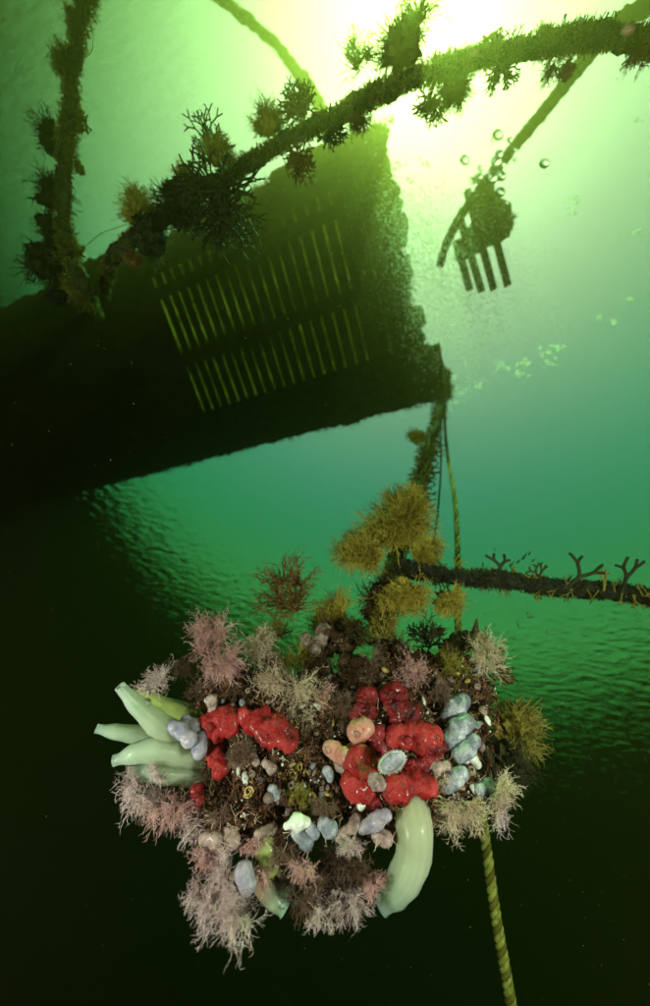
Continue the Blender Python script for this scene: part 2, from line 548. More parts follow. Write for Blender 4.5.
m_crim = pmat('crimson_tunicate', (0.05, 0.002, 0.005), (0.34, 0.018, 0.024), scale=48, rough=0.33, bump=1.0, bscale=200, sss=0.25, coat=0.22, c3=(0.17, 0.006, 0.010), dist=0.004, dirt=((0.10, 0.04, 0.02), 130, 0.57), sscale=0.02)
m_pink = pmat('salmon_tunicate', (0.50, 0.17, 0.12), (0.72, 0.34, 0.26), scale=60, rough=0.4, bump=0.6, bscale=200, sss=0.5, coat=0.15, speck=((0.70, 0.10, 0.07), 110, 0.16), dist=0.001, dirt=((0.5, 0.1, 0.06), 170, 0.60), sscale=0.02)
m_tan = pmat('tan_crust', (0.45, 0.20, 0.07), (0.66, 0.38, 0.18), scale=60, rough=0.5, bump=0.5, sss=0.2, dist=0.002)
m_blue = pmat('translucent_grey_blue_tunicate', (0.17, 0.185, 0.23), (0.50, 0.49, 0.53), scale=80, rough=0.38, bump=0.8, bscale=220, sss=0.6, coat=0.12, c3=(0.22, 0.235, 0.28), dist=0.002, dirt=((0.12, 0.09, 0.06), 160, 0.60), sscale=0.02)
m_lilac = pmat('translucent_lilac_tunicate', (0.22, 0.22, 0.34), (0.48, 0.40, 0.46), scale=80, rough=0.38, bump=0.8, bscale=220, sss=0.6, coat=0.12, dist=0.0015, dirt=((0.15, 0.10, 0.08), 160, 0.62), sscale=0.02)
m_pale = pmat('pale_pinkish_tunicate', (0.17, 0.10, 0.085), (0.52, 0.36, 0.33), scale=90, rough=0.38, bump=0.9, bscale=220, sss=0.5, coat=0.15, dist=0.0015, dirt=((0.12, 0.07, 0.04), 170, 0.57), sscale=0.02)
m_white = pmat('white_shell', (0.66, 0.62, 0.50), (0.86, 0.84, 0.78), scale=60, rough=0.35, bump=0.3, sss=0.2, coat=0.2, dist=0.001, dirt=((0.3, 0.22, 0.12), 170, 0.62))
m_inner = pmat('tunicate_inside', (0.20, 0.34, 0.28), (0.34, 0.46, 0.36), scale=60, rough=0.4, bump=0, sss=0.4)
m_crust = pmat('brown_crusted_block', (0.008, 0.004, 0.002), (0.20, 0.09, 0.045), scale=48, rough=0.75, bump=1.0, bscale=160, c3=(0.11, 0.05, 0.025), dist=0.006)  # near-black mottling puts crevice shade into the crust colour
m_crumb = pmat('brown_crumb', (0.025, 0.010, 0.005), (0.42, 0.20, 0.10), scale=70, rough=0.35, bump=0.6, c3=(0.15, 0.06, 0.03), dist=0.002, coat=0.7)
m_amber = pmat('glossy_amber_shell', (0.14, 0.09, 0.02), (0.46, 0.30, 0.08), scale=90, rough=0.18, bump=0.3, coat=0.8, dist=0.001, objrand=0.5)
m_beige = pmat('beige_barnacle', (0.16, 0.10, 0.07), (0.46, 0.34, 0.26), scale=160, rough=0.5, bump=0.5, dist=0.001, objrand=0.35)
m_kelp = pmat('dark_brown_kelp', (0.05, 0.022, 0.012), (0.13, 0.06, 0.03), scale=25, rough=0.35, bump=0.4, dist=0.003, translucent=0.15, coat=0.3)
m_leafg = pmat('olive_brown_leafy_weed', (0.06, 0.045, 0.012), (0.17, 0.12, 0.035), scale=30, rough=0.4, bump=0.4, dist=0.003, translucent=0.3)

# ------------------------------------------------------------------ growth builders
def perp(d):
    v = rvec()
    v = v - d * v.dot(d)
    return v.normalized() if v.length > 1e-4 else d.orthogonal().normalized()

def filament(mb, p, d, length, r, segs=4, curl=0.35, droop=0.0, sides=3):
    pts = [p.copy()]
    q = p.copy()
    d = d.copy()
    st = length / segs
    bend = perp(d) * curl * rnd(0.3, 1)
    for i in range(segs):
        d = (d + bend * 0.45 + rvec() * curl * 0.4 + Vector((0, 0, droop))).normalized()
        q = q + d * st
        pts.append(q.copy())
    mb.tube(pts, [r * (1 - 0.72 * i / segs) for i in range(segs + 1)], sides, cap=False)
    return pts, d

def bush(mb, c, axis, R, n, r, spread=1.0, curl=0.4, kids=3, droop=0.0, segs=4, squash=None, grand=0, kidlen=0.45, lobes=7):
    """radiating branched filaments from several uneven centres, so that the outline is ragged"""
    cen = []
    for _ in range(lobes):
        o = rvec()
        if spread < 0.95 and o.dot(axis) < 0:
            o = o - axis * 1.4 * o.dot(axis)
        cen.append((c + o * R * rnd(0.15, 0.52), rnd(0.38, 0.68), rnd(0.5, 1.3)))
    for _ in range(n):
        cc, fr_, _w = random.choices(cen, [k[2] for k in cen])[0]
        out_ = (cc - c)
        out_ = out_.normalized() if out_.length > 1e-6 else axis
        d = (axis * (1.0 - spread * 0.7) * 0.8 + out_ * 0.45 + rvec() * (0.35 + spread)).normalized()
        if spread < 0.95 and d.dot(axis) < -0.1:
            d = d - axis * 2 * d.dot(axis)
        L = R * fr_ * rnd(0.6, 1.15)
        start = cc + rvec() * R * 0.06
        pts, de = filament(mb, start, d, L, r, segs, curl, droop)
        for k in range(kids):
            i = random.randint(1, segs)
            a = pts[i - 1].lerp(pts[i], random.random())
            dd = ((pts[i] - pts[i - 1]).normalized() + perp(d) * rnd(0.5, 1.1)).normalized()
            p2, _d = filament(mb, a, dd, L * kidlen * rnd(0.5, 1), r * 0.75, 3, curl, droop)
            for g in range(grand):
                j = random.randint(1, 3)
                d3 = ((p2[j] - p2[j - 1]).normalized() + perp(dd) * rnd(0.6, 1.1)).normalized()
                filament(mb, p2[j], d3, L * 0.25 * rnd(0.5, 1), r * 0.6, 2, curl, droop)

def antler(mb, p, d, L, r, depth, plane=None, sides=5):
    """forked weed with blunt tips"""
    n = plane or perp(d)
    b = d.cross(n).normalized()
    dd = (d + b * rnd(-0.35, 0.35) + n * rnd(-0.2, 0.2)).normalized()
    mid = p + (d * 0.5 + dd * 0.5).normalized() * L * 0.5
    q = mid + dd * L * 0.5
    tip = depth == 0
    mb.tube([p, mid, q] + ([q + dd * r * 0.5] if tip else []), [r, r * 0.92, r * 0.9] + ([r * 0.45] if tip else []), sides, cap=tip)
    if not tip:
        for s in (-1, 1):
            if depth > 1 or random.random() < 0.92:
                d2 = (dd + b * s * rnd(0.4, 0.85) + n * rnd(-0.35, 0.35)).normalized()
                antler(mb, q - dd * r * 0.3, d2, L * rnd(0.62, 0.9), r * 0.86, depth - 1, n, sides)

def to_cam(p):
    return (CAM - p).normalized()

def imgdir(dx, dy, toward=0.0):
    """direction that runs dx right, dy down in the picture"""
    v = AXR * dx - AXU * dy + AXB * toward
    return v.normalized()

# ------------------------------------------------------------------ ropes
def rope_core(mb, pts, rad, n, sides, lump_amp=0.25, freq=26):
    path = spline(pts, n)
    n0 = len(mb.v)
    rr = [rad[0] + (rad[1] - rad[0]) * i / n for i in range(n + 1)] if not callable(rad) else [rad(i / n) for i in range(n + 1)]
    mb.tube(path, rr, sides)
    if lump_amp:
        k = 0
        for i, p in enumerate(path):
            for s_ in range(sides):
                q = Vector(mb.v[n0 + k])
                o = q - p
                a = 1 + lump_amp * (noise.noise(q * freq) * 1.3 + 0.8 * noise.noise(q * freq * 3.1))
                mb.v[n0 + k] = tuple(p + o * a)
                k += 1
    return path, rr

def fuzz_along(mb, path, rr, n, length, r, curl=0.5, kids=1, down=0.0, side=None):
    for _ in range(n):
        i = random.randint(0, len(path) - 2)
        t = (path[i + 1] - path[i])
        a = path[i] + t * random.random()
        t = t.normalized()
        d = perp(t)
        if side is not None and d.dot(side) < 0 and random.random() < 0.6:
            d = -d
        w = 0.5 + 0.9 * abs(noise.noise(a * 7))
        pts, de = filament(mb, a + d * rr[i] * 0.75, (d + t * rnd(-0.5, 0.5) + Vector((0, 0, down))).normalized(), length * w * rnd(0.4, 1.0), r, 3, curl)
        for k in range(kids):
            filament(mb, pts[random.randint(1, 2)], (de + perp(de) * 0.9).normalized(), length * 0.4 * w, r * 0.8, 2, curl)

def twisted(name, pts, r, turns_per_m, mat, label, cat='rope', n_per_m=260, parent_mat=None):
    """three laid strands, each one a part"""
    L = sum((Vector(pts[i + 1]) - Vector(pts[i])).length for i in range(len(pts) - 1))
    n = int(L * n_per_m)
    path = spline(pts, n)
    base = path[-1]
    root = empty(name, base, label, cat)
    for s in range(3):
        q = []
        nrm = (path[1] - path[0]).orthogonal().normalized()
        for i, p in enumerate(path):
            t = (path[min(i + 1, n)] - path[max(i - 1, 0)]).normalized()
            nrm = (nrm - t * nrm.dot(t)).normalized()
            a = 2 * math.pi * (turns_per_m * L * i / n + s / 3)
            q.append(p + (nrm * math.cos(a) + t.cross(nrm) * math.sin(a)) * r * 0.58)
        mb = MB()
        mb.tube(q, r * 0.47, 7)
        mb.build('strand', mat if s < 2 else m_olive, root, base)  # last strand darker, its colour standing in for the shade of the twist
    return root, path

# thick overgrown rope that crosses the top of the frame
pa = [P(1150, 70, 0.5), P(900, 56, 0.51), P(690, 44, 0.533), P(640, 40, 0.558), P(590, 37, 0.583), P(540, 46, 0.608), P(480, 58, 0.632), P(420, 77, 0.663), P(370, 98, 0.694), P(330, 119, 0.719),
      P(285, 142, 0.744), P(240, 168, 0.769), P(195, 196, 0.794), P(150, 226, 0.825), P(112, 262, 0.90), P(104, 300, 1.5)]
base = pa[0]
t = empty('mooring_rope', base, 'thick dark overgrown rope running diagonally across the top of the picture', 'rope')
mb = MB()
mpath, mrr = rope_core(mb, pa, (0.0105, 0.0145), 300, 14, 0.6, 40)
mb.build('rope_core', m_ropeg, t, base)
mb = MB()
fuzz_along(mb, mpath, mrr, 7500, 0.017, 0.0010, 0.7, 2)
mb.build('weed_coat', m_olive, t, base, smooth=False, kind='stuff')
mb = MB()
fuzz_along(mb, mpath, mrr, 2200, 0.022, 0.0009, 0.8, 2, side=AXU)
fuzz_along(mb, mpath, mrr, 2200, 0.016, 0.0009, 0.8, 2)
mb.build('golden_weed_coat', m_yellow, t, base, smooth=False, kind='stuff')  # yellow fuzz puts the flash-lit gold of the rope into its colour
mb = MB()
for _ in range(90):
    i = random.randint(70, 250)
    antler(mb, mpath[i], (perp((mpath[i + 1] - mpath[i]).normalized()) - UZ * 0.5).normalized(), rnd(0.008, 0.014), 0.0012, 2)
mb.build('small_fronds', m_dark, t, base, kind='stuff')

# thinner rope behind it, running down towards the crate
pb = [P(900, -190, 1.0), P(780, -90, 1.1), P(690, -14, 1.25), P(650, 6, 1.32), P(618, 22, 1.38), P(582, 64, 1.45), P(550, 104, 1.52), P(515, 146, 1.58), P(490, 177, 1.62), P(463, 213, 1.64), P(446, 245, 1.66), P(440, 266, 1.68)]
t = empty('slanting_rope', pb[-1], 'thinner fuzzy green rope slanting down from the top right corner past the bubbles', 'rope')
mb = MB()
q, rr = rope_core(mb, pb, (0.036, 0.0165), 260, 9, 0.25, 60)
mb.build('rope_core', m_ropeg, t, pb[-1])
mb = MB()
fuzz_along(mb, q, rr, 1500, 0.014, 0.0016, 0.5, 1)
mb.build('weed_coat', m_olive, t, pb[-1], smooth=False, kind='stuff')

# hanging overgrown rope at the left
pc = [P(100, -160, 0.72), P(90, -30, 0.744), P(84, 0, 0.756), P(76, 50, 0.775), P(70, 110, 0.806), P(65, 155, 0.831), P(63, 205, 0.868), P(68, 250, 0.905), P(86, 292, 0.961), P(98, 316, 1.5)]
t = empty('hanging_rope', pc[-1], 'overgrown rope hanging at the left edge, hung with shaggy weed clumps', 'rope')
mb = MB()
q, rr = rope_core(mb, pc, (px(pc[0], 4.5), px(pc[-1], 4.5)), 200, 9, 0.4, 30)
mb.build('rope_core', m_ropeg, t, pc[-1])
mb = MB()
fuzz_along(mb, q, rr, 2200, 0.024, 0.0011, 0.6, 2)
mb.build('weed_coat', m_olive, t, pc[-1], smooth=False, kind='stuff')

# faint far rope at the top
pd = [P(120, -120, 2.2), P(195, -22, 2.3), P(222, 0, 2.3), P(248, 20, 2.3), P(278, 48, 2.3), P(300, 76, 2.3), P(318, 104, 2.3), P(325, 130, 2.3)]
t = empty('far_rope', pd[-1], 'faint pale green rope far behind, short slant at the top beside the sun glare', 'rope')
mb = MB()
q, rr = rope_core(mb, pd, (px(pd[0], 3), px(pd[-1], 6)), 90, 8, 0.5, 20)
mb.build('rope_core', m_ropeg, t, pd[-1])
mb = MB()
fuzz_along(mb, q, rr, 500, 0.035, 0.0028, 0.6, 1)
mb.build('weed_coat', m_olive, t, pd[-1], smooth=False, kind='stuff')

# rope that carries the block
pe = [PZ(447, 372, -0.12), P(442, 400, 1.9), P(430, 445, 1.35), P(414, 500, 1.0), P(400, 545, 0.80), P(388, 590, 0.68), P(380, 640, 0.60)]
t = empty('block_rope', pe[-1], 'weed covered rope rising from the encrusted block to the corner of the platform', 'rope')
mb = MB()
q, rr = rope_core(mb, pe, lambda a: 0.020 - 0.009 * a, 200, 9, 0.4, 40)
mb.build('rope_core', m_ropeg, t, pe[-1])
mb = MB()
fuzz_along(mb, q[:130], rr[:130], 1300, 0.045, 0.0022, 0.6, 2)
fuzz_along(mb, q[110:], rr[110:], 1600, 0.026, 0.0010, 0.6, 2)
mb.build('weed_coat', m_olive, t, pe[-1], smooth=False, kind='stuff')
mb = MB()
for i in range(14):
    k = random.randint(60, 120)
    antler(mb, q[k], imgdir(1, rnd(-0.6, 0.5), rnd(-0.3, 0.5)), rnd(0.018, 0.03), 0.003, 2)
mb.build('small_fronds', m_dark, t, pe[-1], kind='stuff')

# thin laid rope behind the block
pf = [PZ(444, 392, -0.1), P(446, 440, 1.75), P(455, 500, 1.25), P(458, 560, 1.0), P(458, 620, 0.86), P(464, 690, 0.76), P(474, 770, 0.68), P(484, 830, 0.64), P(495, 910, 0.60), P(508, 985, 0.57), P(520, 1060, 0.55)]
twisted('laid_rope', pf, 0.0085, 13, m_ropey, 'thin three strand yellow green rope hanging straight down behind the block')
pg = [PZ(441, 395, -0.1), P(441, 460, 1.55), P(438, 510, 1.2), P(434, 548, 1.05), P(444, 572, 0.95)]
mb = MB()
mb.tube(spline(pg, 60), 0.0035, 6)
mb.build('thin_cord', m_roped, base=pg[-1], label='thin dark cord hanging between the weedy rope and the yellow green rope', cat='cord')

# black branching rope to the right
ph = [P(398, 566, 0.66), P(420, 572, 0.66), P(460, 577, 0.67), P(510, 581, 0.68), P(560, 588, 0.70), P(610, 591, 0.71), P(650, 597, 0.72), P(700, 606, 0.74), P(850, 620, 0.78), P(1050, 640, 0.84)]
t = empty('side_rope', ph[0], 'blackened rope with antler like sprigs running level to the right edge above the block', 'rope')
mb = MB()
q, rr = rope_core(mb, ph, (0.012, 0.017), 300, 12, 0.5, 70)
mb.build('rope_core', m_roped, t, ph[0])
mb = MB()
fuzz_along(mb, q, rr, 6500, 0.019, 0.0009, 0.6, 1)
mb.build('weed_coat', m_dark, t, ph[0], smooth=False, kind='stuff')
random.seed(44)
def rope_y(x):
    k = [(398, 566), (420, 572), (460, 577), (510, 581), (560, 588), (610, 591), (650, 597), (700, 606)]
    for (xa, ya), (xb, yb) in zip(k, k[1:]):
        if xa <= x <= xb:
            return ya + (yb - ya) * (x - xa) / (xb - xa)
for (x, dx, dy, L, dep, mat, w) in ((497, .25, -1, 14, 2, m_dark, 2.1), (541, -.1, -1, 9, 3, m_dark, 1.5), (567, .8, -1, 18, 2, m_dark, 2.3), (622, .1, -1, 17, 2, m_dark, 2.1), (604, .1, -1, 9, 2, m_olive, 1.4), (452, .4, -1, 9, 2, m_olive, 1.2)):
    p = P(x, rope_y(x), 0.685)
    mb = MB()
    antler(mb, p, imgdir(dx, dy, 0.1), px(p, L), px(p, w), dep, imgdir(0, 0.1, 1))
    bush(mb, p + imgdir(dx, dy) * px(p, L * 0.7), imgdir(dx, dy), px(p, L * 0.5), 14, px(p, 0.5), 1.0, 0.6, 1, lobes=4)
    mb.build('sprig', mat, t, ph[0])
mb = MB()
for _ in range(46):
    x = rnd(425, 660)
    p = P(x, rope_y(x), 0.685)
    dy = 1 if random.random() < 0.6 else -1
    antler(mb, p, imgdir(rnd(-1, 1), dy, rnd(-0.2, 0.6)), px(p, rnd(4.5, 8)), px(p, rnd(0.7, 1.1)), random.choice((1, 2, 2)), None, 4)
mb.build('small_fronds', m_olive, t, ph[0], kind='stuff')

# ------------------------------------------------------------------ weed clumps on the ropes (each a plant of its own)
def weed(x, y, R, d, kind, mat, label, axis=(0, -1, 0.1), dense=1.0, name='seaweed_tuft', cat='seaweed', group=None, squash=None):
    c = P(x, y, d)
    r = px(c, R)
    ax = imgdir(*axis)
    mb = MB()
    fine = px(c, 0.5)
    if kind == 'pom':
        lump(mb, c, AXR * r * 0.40, AXU * r * 0.40, AXB * r * 0.40, 3, 0.5, 2.2, x, 0.2)
        bush(mb, c, ax, r * 1.3, int(420 * dense), max(fine * 0.75, r * 0.014), 0.92, 0.95, 3, lobes=11)
    elif kind == 'wisp':
        bush(mb, c, ax, r * 1.25, int(90 * dense), max(fine * 0.9, r * 0.014), 0.5, 0.5, 3, grand=1, lobes=5)
    elif kind == 'antler':
        for _ in range(int(34 * dense)):
            dd = (ax * 0.9 + rvec() * 0.9).normalized()
            antler(mb, c + rvec() * r * 0.2, dd, r * rnd(0.28, 0.45), max(px(c, 1.0), r * 0.028), 3, None, 4)
    elif kind == 'shag':
        for _ in range(int(8 * dense)):
            o = rvec() * r * 0.5
            lump(mb, c + o, AXR * r * rnd(.2, .34), AXU * r * rnd(.2, .34), AXB * r * rnd(.2, .34), 3, 0.5, 2.5, rnd(0, 50), 0.3)
        bush(mb, c, ax, r * 1.3, int(330 * dense), max(fine, r * 0.022), 1.0, 0.6, 3, lobes=10)
    elif kind == 'hydroid':
        bush(mb, c, ax, r * 1.35, int(125 * dense), max(fine * 0.68, r * 0.010), 0.75, 0.8, 4, grand=2, segs=5, kidlen=0.42, lobes=8)
    o = mb.build(name, mat, base=c, smooth=kind != 'pom', label=label, cat=cat, group=group)
    return o

random.seed(11)
# on the thick rope
weed(403, 50, 34, 0.651, 'pom', m_olive, 'large feathery olive clump standing on the thick rope under the sun glare', dense=1.7)
weed(362, 66, 26, 0.682, 'wisp', m_olive, 'ragged olive weed on the thick rope just left of the large feathery clump', dense=1.6)
weed(303, 112, 22, 0.719, 'antler', m_rust, 'rusty brown forked weed on the upper side of the thick rope below the far rope', (-0.6, -1, .2), 1.2)
weed(300, 158, 18, 0.713, 'antler', m_rust, 'rusty forked weed hanging under the thick rope above the platform edge', (0.1, 1, .2))
weed(268, 126, 21, 0.732, 'pom', m_yellow, 'pale yellow fluffy ball of weed on top of the thick rope', dense=1.3)
weed(219, 158, 18, 0.756, 'pom', m_yellow, 'small yellow fluffy weed on the thick rope above the dark forked bush', dense=1.1)
weed(188, 182, 16, 0.781, 'pom', m_yellow, 'yellow weed tuft on the thick rope left of the dark forked bush')
weed(137, 216, 24, 0.812, 'pom', m_yellow, 'round golden weed ball near the left end of the thick rope', dense=1.4)
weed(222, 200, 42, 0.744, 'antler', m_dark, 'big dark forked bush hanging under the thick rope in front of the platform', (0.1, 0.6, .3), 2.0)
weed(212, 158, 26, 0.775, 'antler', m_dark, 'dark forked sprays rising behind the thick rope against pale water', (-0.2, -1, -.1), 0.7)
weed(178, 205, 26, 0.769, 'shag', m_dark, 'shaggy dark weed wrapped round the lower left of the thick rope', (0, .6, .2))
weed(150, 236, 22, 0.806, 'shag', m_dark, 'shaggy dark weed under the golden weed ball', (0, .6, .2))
weed(134, 262, 9, 0.806, 'pom', m_rust, 'tiny orange weed tuft hanging below the left end of the thick rope')
weed(453, 90, 21, 0.632, 'pom', m_olive, 'round olive tuft hanging under the thick rope right of centre', (0, 1, .1))
weed(432, 96, 20, 0.651, 'antler', m_olive, 'loose forked weed hanging under the thick rope beside the round olive tuft', (-.2, 1, .1), 0.7)
weed(357, 116, 22, 0.670, 'wisp', m_olive, 'wispy olive weed hanging under the middle of the thick rope', (0.3, 1, .1), 1.4)
weed(330, 128, 18, 0.682, 'antler', m_dark, 'dark forked weed hanging under the thick rope left of middle', (0.5, 1, .1), 0.6)
weed(500, 68, 18, 0.608, 'antler', m_olive, 'drooping forked weed under the thick rope near the glare', (0, 1, .1), 0.6)
weed(492, 48, 12, 0.620, 'antler', m_olive, 'short forked weed standing on the thick rope right of the glare', (-.2, -1, .1), 0.6)
weed(562, 62, 22, 0.583, 'wisp', m_rust, 'orange brown weed under the thick rope where the thinner rope crosses', (-.1, 1, .1), 1.2)
weed(566, 76, 9, 0.577, 'pom', m_rust, 'pale orange knot of weed hanging on the crossing of the two ropes', dense=0.8)
weed(548, 34, 12, 0.595, 'wisp', m_olive, 'sparse weed on top of the thick rope near the right side', (0, -1, .1), 1.0)
weed(640, 56, 16, 0.558, 'wisp', m_rust, 'brown weed fringe under the thick rope at the right edge', (0, 1, .1), 1.0)
mb = MB()
lump(mb, P(628, 30, 0.54), AXR * 0.0105, AXU * 0.006, AXB * 0.006, 3, 0.15, 2, 4)
mb.build('sea_squirt', m_pink, base=P(628, 30, 0.54), label='flat pink sea squirt on the thick rope near the top right corner', cat='sea squirt')
mb = MB()
lump(mb, P(474, 52, 0.607), AXR * 0.0075, AXU * 0.0045, AXB * 0.005, 3, 0.15, 2, 9)
mb.build('sea_squirt', m_pink, base=P(474, 52, 0.607), label='small dull pink sea squirt on the thick rope below the sun glare', cat='sea squirt')

# on the left rope
for (x, y, R, k, m, lab) in ((78, 26, 13, 'pom', m_olive, 'small yellow green tuft at the top of the left rope'),
                             (68, 64, 16, 'pom', m_olive, 'ragged yellow green tuft on the upper left rope, second from the top'),
                             (70, 92, 10, 'wisp', m_olive, 'thin wispy tuft on the left rope between two ragged tufts'),
                             (84, 120, 10, 'antler', m_olive, 'small forked sprig sticking out right of the left rope'),
                             (57, 142, 19, 'shag', m_dark, 'dark leafy clump on the left rope above the shaggy balls'),
                             (82, 168, 7, 'antler', m_olive, 'tiny forked sprig right of the left rope below the leafy clump'),
                             (50, 194, 20, 'shag', m_dark, 'upper dark shaggy ball hanging on the left rope'),
                             (53, 232, 20, 'shag', m_dark, 'middle dark shaggy ball hanging on the left rope'),
                             (46, 262, 24, 'shag', m_dark, 'largest dark shaggy clump spreading left at the bottom of the left rope'),
                             (74, 250, 20, 'pom', m_olive, 'golden brown tuft on the right of the lowest shaggy clumps'),
                             (80, 288, 17, 'pom', m_olive, 'golden brown tuft at the foot of the left rope'),
                             (60, 296, 12, 'shag', m_dark, 'small dark shaggy tuft at the foot of the left rope')):
    weed(x, y, R, (1.22 + y / 900) * 0.62, k, m, lab, (-0.4, 0.2, 0.2))
# two loose curling threads
for pts, lab in (([P(82, 60, 0.75), P(92, 50, 0.75), P(92, 30, 0.75), P(84, 38, 0.75)], 'hair thin weed thread looping beside the top of the left rope'),
                 ([P(86, 246, 0.85), P(100, 234, 0.85), P(116, 228, 0.85), P(128, 224, 0.85)], 'hair thin weed thread between the left rope and the golden weed ball')):
    mb = MB()
    mb.tube(spline(pts, 24), 0.0007, 4)
    mb.build('weed_thread', m_olive, base=pts[0], label=lab, cat='seaweed')

# yellow weed above the block
weed(396, 526, 38, 0.70, 'pom', m_yellow, 'largest fluffy yellow weed ball on the rope above the block', (-.3, -.4, .3), 3.6)
weed(368, 553, 30, 0.68, 'pom', m_yellow, 'yellow weed ball at the left of the largest yellow ball', (-.8, 0, .3), 3.0)
weed(420, 548, 22, 0.70, 'pom', m_yellow, 'small yellow weed ball at the right shoulder of the largest yellow ball', (.6, 0, .3), 2.0)
weed(402, 592, 28, 0.62, 'pom', m_yellow, 'yellow weed ball hanging below the black side rope', (0, .6, .3), 2.8)
weed(445, 599, 20, 0.64, 'pom', m_yellow, 'small yellow weed ball around the thin yellow green rope', (.2, .3, .3), 1.4)
weed(416, 440, 10, 1.25, 'pom', m_yellow, 'little round yellow tuft high on the rope below the platform corner', dense=1.0)
weed(380, 604, 26, 0.66, 'shag', m_kelp, 'dark reddish brown shaggy weed where the rope meets the block', (0, .3, .2), 1.2)
weed(334, 622, 30, 0.66, 'pom', m_yellow, 'mustard yellow weed behind the top of the block', (-.6, -.5, 0), 1.8)
weed(298, 606, 46, 0.64, 'wisp', m_rust, 'tall wispy rusty weed standing at the top left of the block', (-.2, -1, 0), 1.6)
weed(262, 640, 30, 0.62, 'wisp', m_olive, 'thin olive weed between the rusty weed and the pink hydroid bush', (0, -1, 0), 1.0)

# ------------------------------------------------------------------ the encrusted block
BC = P(345, 745, 0.47)
BN = (CAM - BC)
BN = Vector((BN.x, BN.y, 0)).normalized()
BX = UZ.cross(BN).normalized()
if BX.dot(AXR) < 0:
    BX = -BX
BN = (BN * math.cos(math.radians(16)) - UZ * math.sin(math.radians(16)))   # the face leans down towards the camera
BN = (BN + BX * 0.05).normalized()
BX = (BX - BN * BX.dot(BN)).normalized()
BY = BN.cross(BX)
if BY.z < 0:
    BY = -BY
def Q(x, y, off=0.0):
    """where the ray of pixel x, y meets the front of the block, off metres in front of it"""
    d = P(x, y, 1.0) - CAM
    k = (BC + BN * off - CAM).dot(BN) / d.dot(BN)
    return CAM + d * k
def relief(p):
    return 0.026 * noise.noise(p * 13) + 0.014 * noise.noise(p * 34)
def loc2(p):
    q = p - BC
    return q.dot(BX), q.dot(BY)
corn = [loc2(Q(*c)) for c in ((192, 676), (498, 648), (488, 806), (206, 832))]
bx0 = (corn[0][0] + corn[3][0]) / 2; bx1 = (corn[1][0] + corn[2][0]) / 2
by1 = (corn[0][1] + corn[1][1]) / 2; by0 = (corn[2][1] + corn[3][1]) / 2
print('block', bx0, bx1, by0, by1, 'depths', [round(depth_of(Q(*c)), 3) for c in ((192, 676), (498, 648), (488, 806), (206, 832))])
BD = 0.16
def face_pt(a, b, h=0.0):
    """a, b in 0..1 over the front of the block"""
    tl, tr_, br, bl = corn
    x = (tl[0] * (1 - a) + tr_[0] * a) * b + (bl[0] * (1 - a) + br[0] * a) * (1 - b)
    y = (tl[1] * (1 - a) + tr_[1] * a) * b + (bl[1] * (1 - a) + br[1] * a) * (1 - b)
    p = BC + BX * x + BY * y
    if h > -0.012:
        p = p + BN * relief(p)
    return p + BN * h
block_base = face_pt(0.5, 0, -BD / 2)
block = empty('encrusted_block', block_base, 'block shaped clump crusted with brown growth, shells and beads, hanging from the ropes', 'block')
def block_body():
    mb = MB()
    na, nb, nd = 110, 64, 44
    def disp(p, nrm, amp):
        q = p * 1.0
        k = relief(q) + 0.008 * noise.noise(q * 80) + 0.004 * noise.noise(q * 190)
        return p + nrm * k * amp
    def flat_pt(a, b, h):
        tl, tr_, br, bl = corn
        x = (tl[0] * (1 - a) + tr_[0] * a) * b + (bl[0] * (1 - a) + br[0] * a) * (1 - b)
        y = (tl[1] * (1 - a) + tr_[1] * a) * b + (bl[1] * (1 - a) + br[1] * a) * (1 - b)
        return BC + BX * x + BY * y + BN * h
    def rounded(a, b, c):
        # a,b over the face, c depth 0 front 1 back; round the edges by pulling corners in
        p = flat_pt(a, b, -c * BD)
        cen = flat_pt(min(max(a, 0.09), 0.91), min(max(b, 0.15), 0.85), -min(max(c, 0.14), 0.86) * BD)
        v = p - cen
        m = 0.024
        if v.length > m:
            p = cen + v.normalized() * m
        nrm = v.normalized() if v.length > 1e-6 else BN
        return disp(p, nrm, 1.0)
    def grid(fn, n1_, n2_, flip):
        vs = [fn(i / n1_, j / n2_) for j in range(n2_ + 1) for i in range(n1_ + 1)]
        fs = []
        for j in range(n2_):
            for i in range(n1_):
                q = (j * (n1_ + 1) + i, j * (n1_ + 1) + i + 1, (j + 1) * (n1_ + 1) + i + 1, (j + 1) * (n1_ + 1) + i)
                fs.append(q[::-1] if flip else q)
        mb.add(vs, fs)
    grid(lambda a, b: rounded(a, b, 0), na, nb, False)
    grid(lambda a, b: rounded(a, b, 1), na, nb, True)
    grid(lambda a, c: rounded(a, 0, c), na, nd, True)
    grid(lambda a, c: rounded(a, 1, c), na, nd, False)
    grid(lambda b, c: rounded(0, b, c), nb, nd, False)
    grid(lambda b, c: rounded(1, b, c), nb, nd, True)
    mb.build('crust', m_crust, block, block_base)
block_body()

random.seed(5)
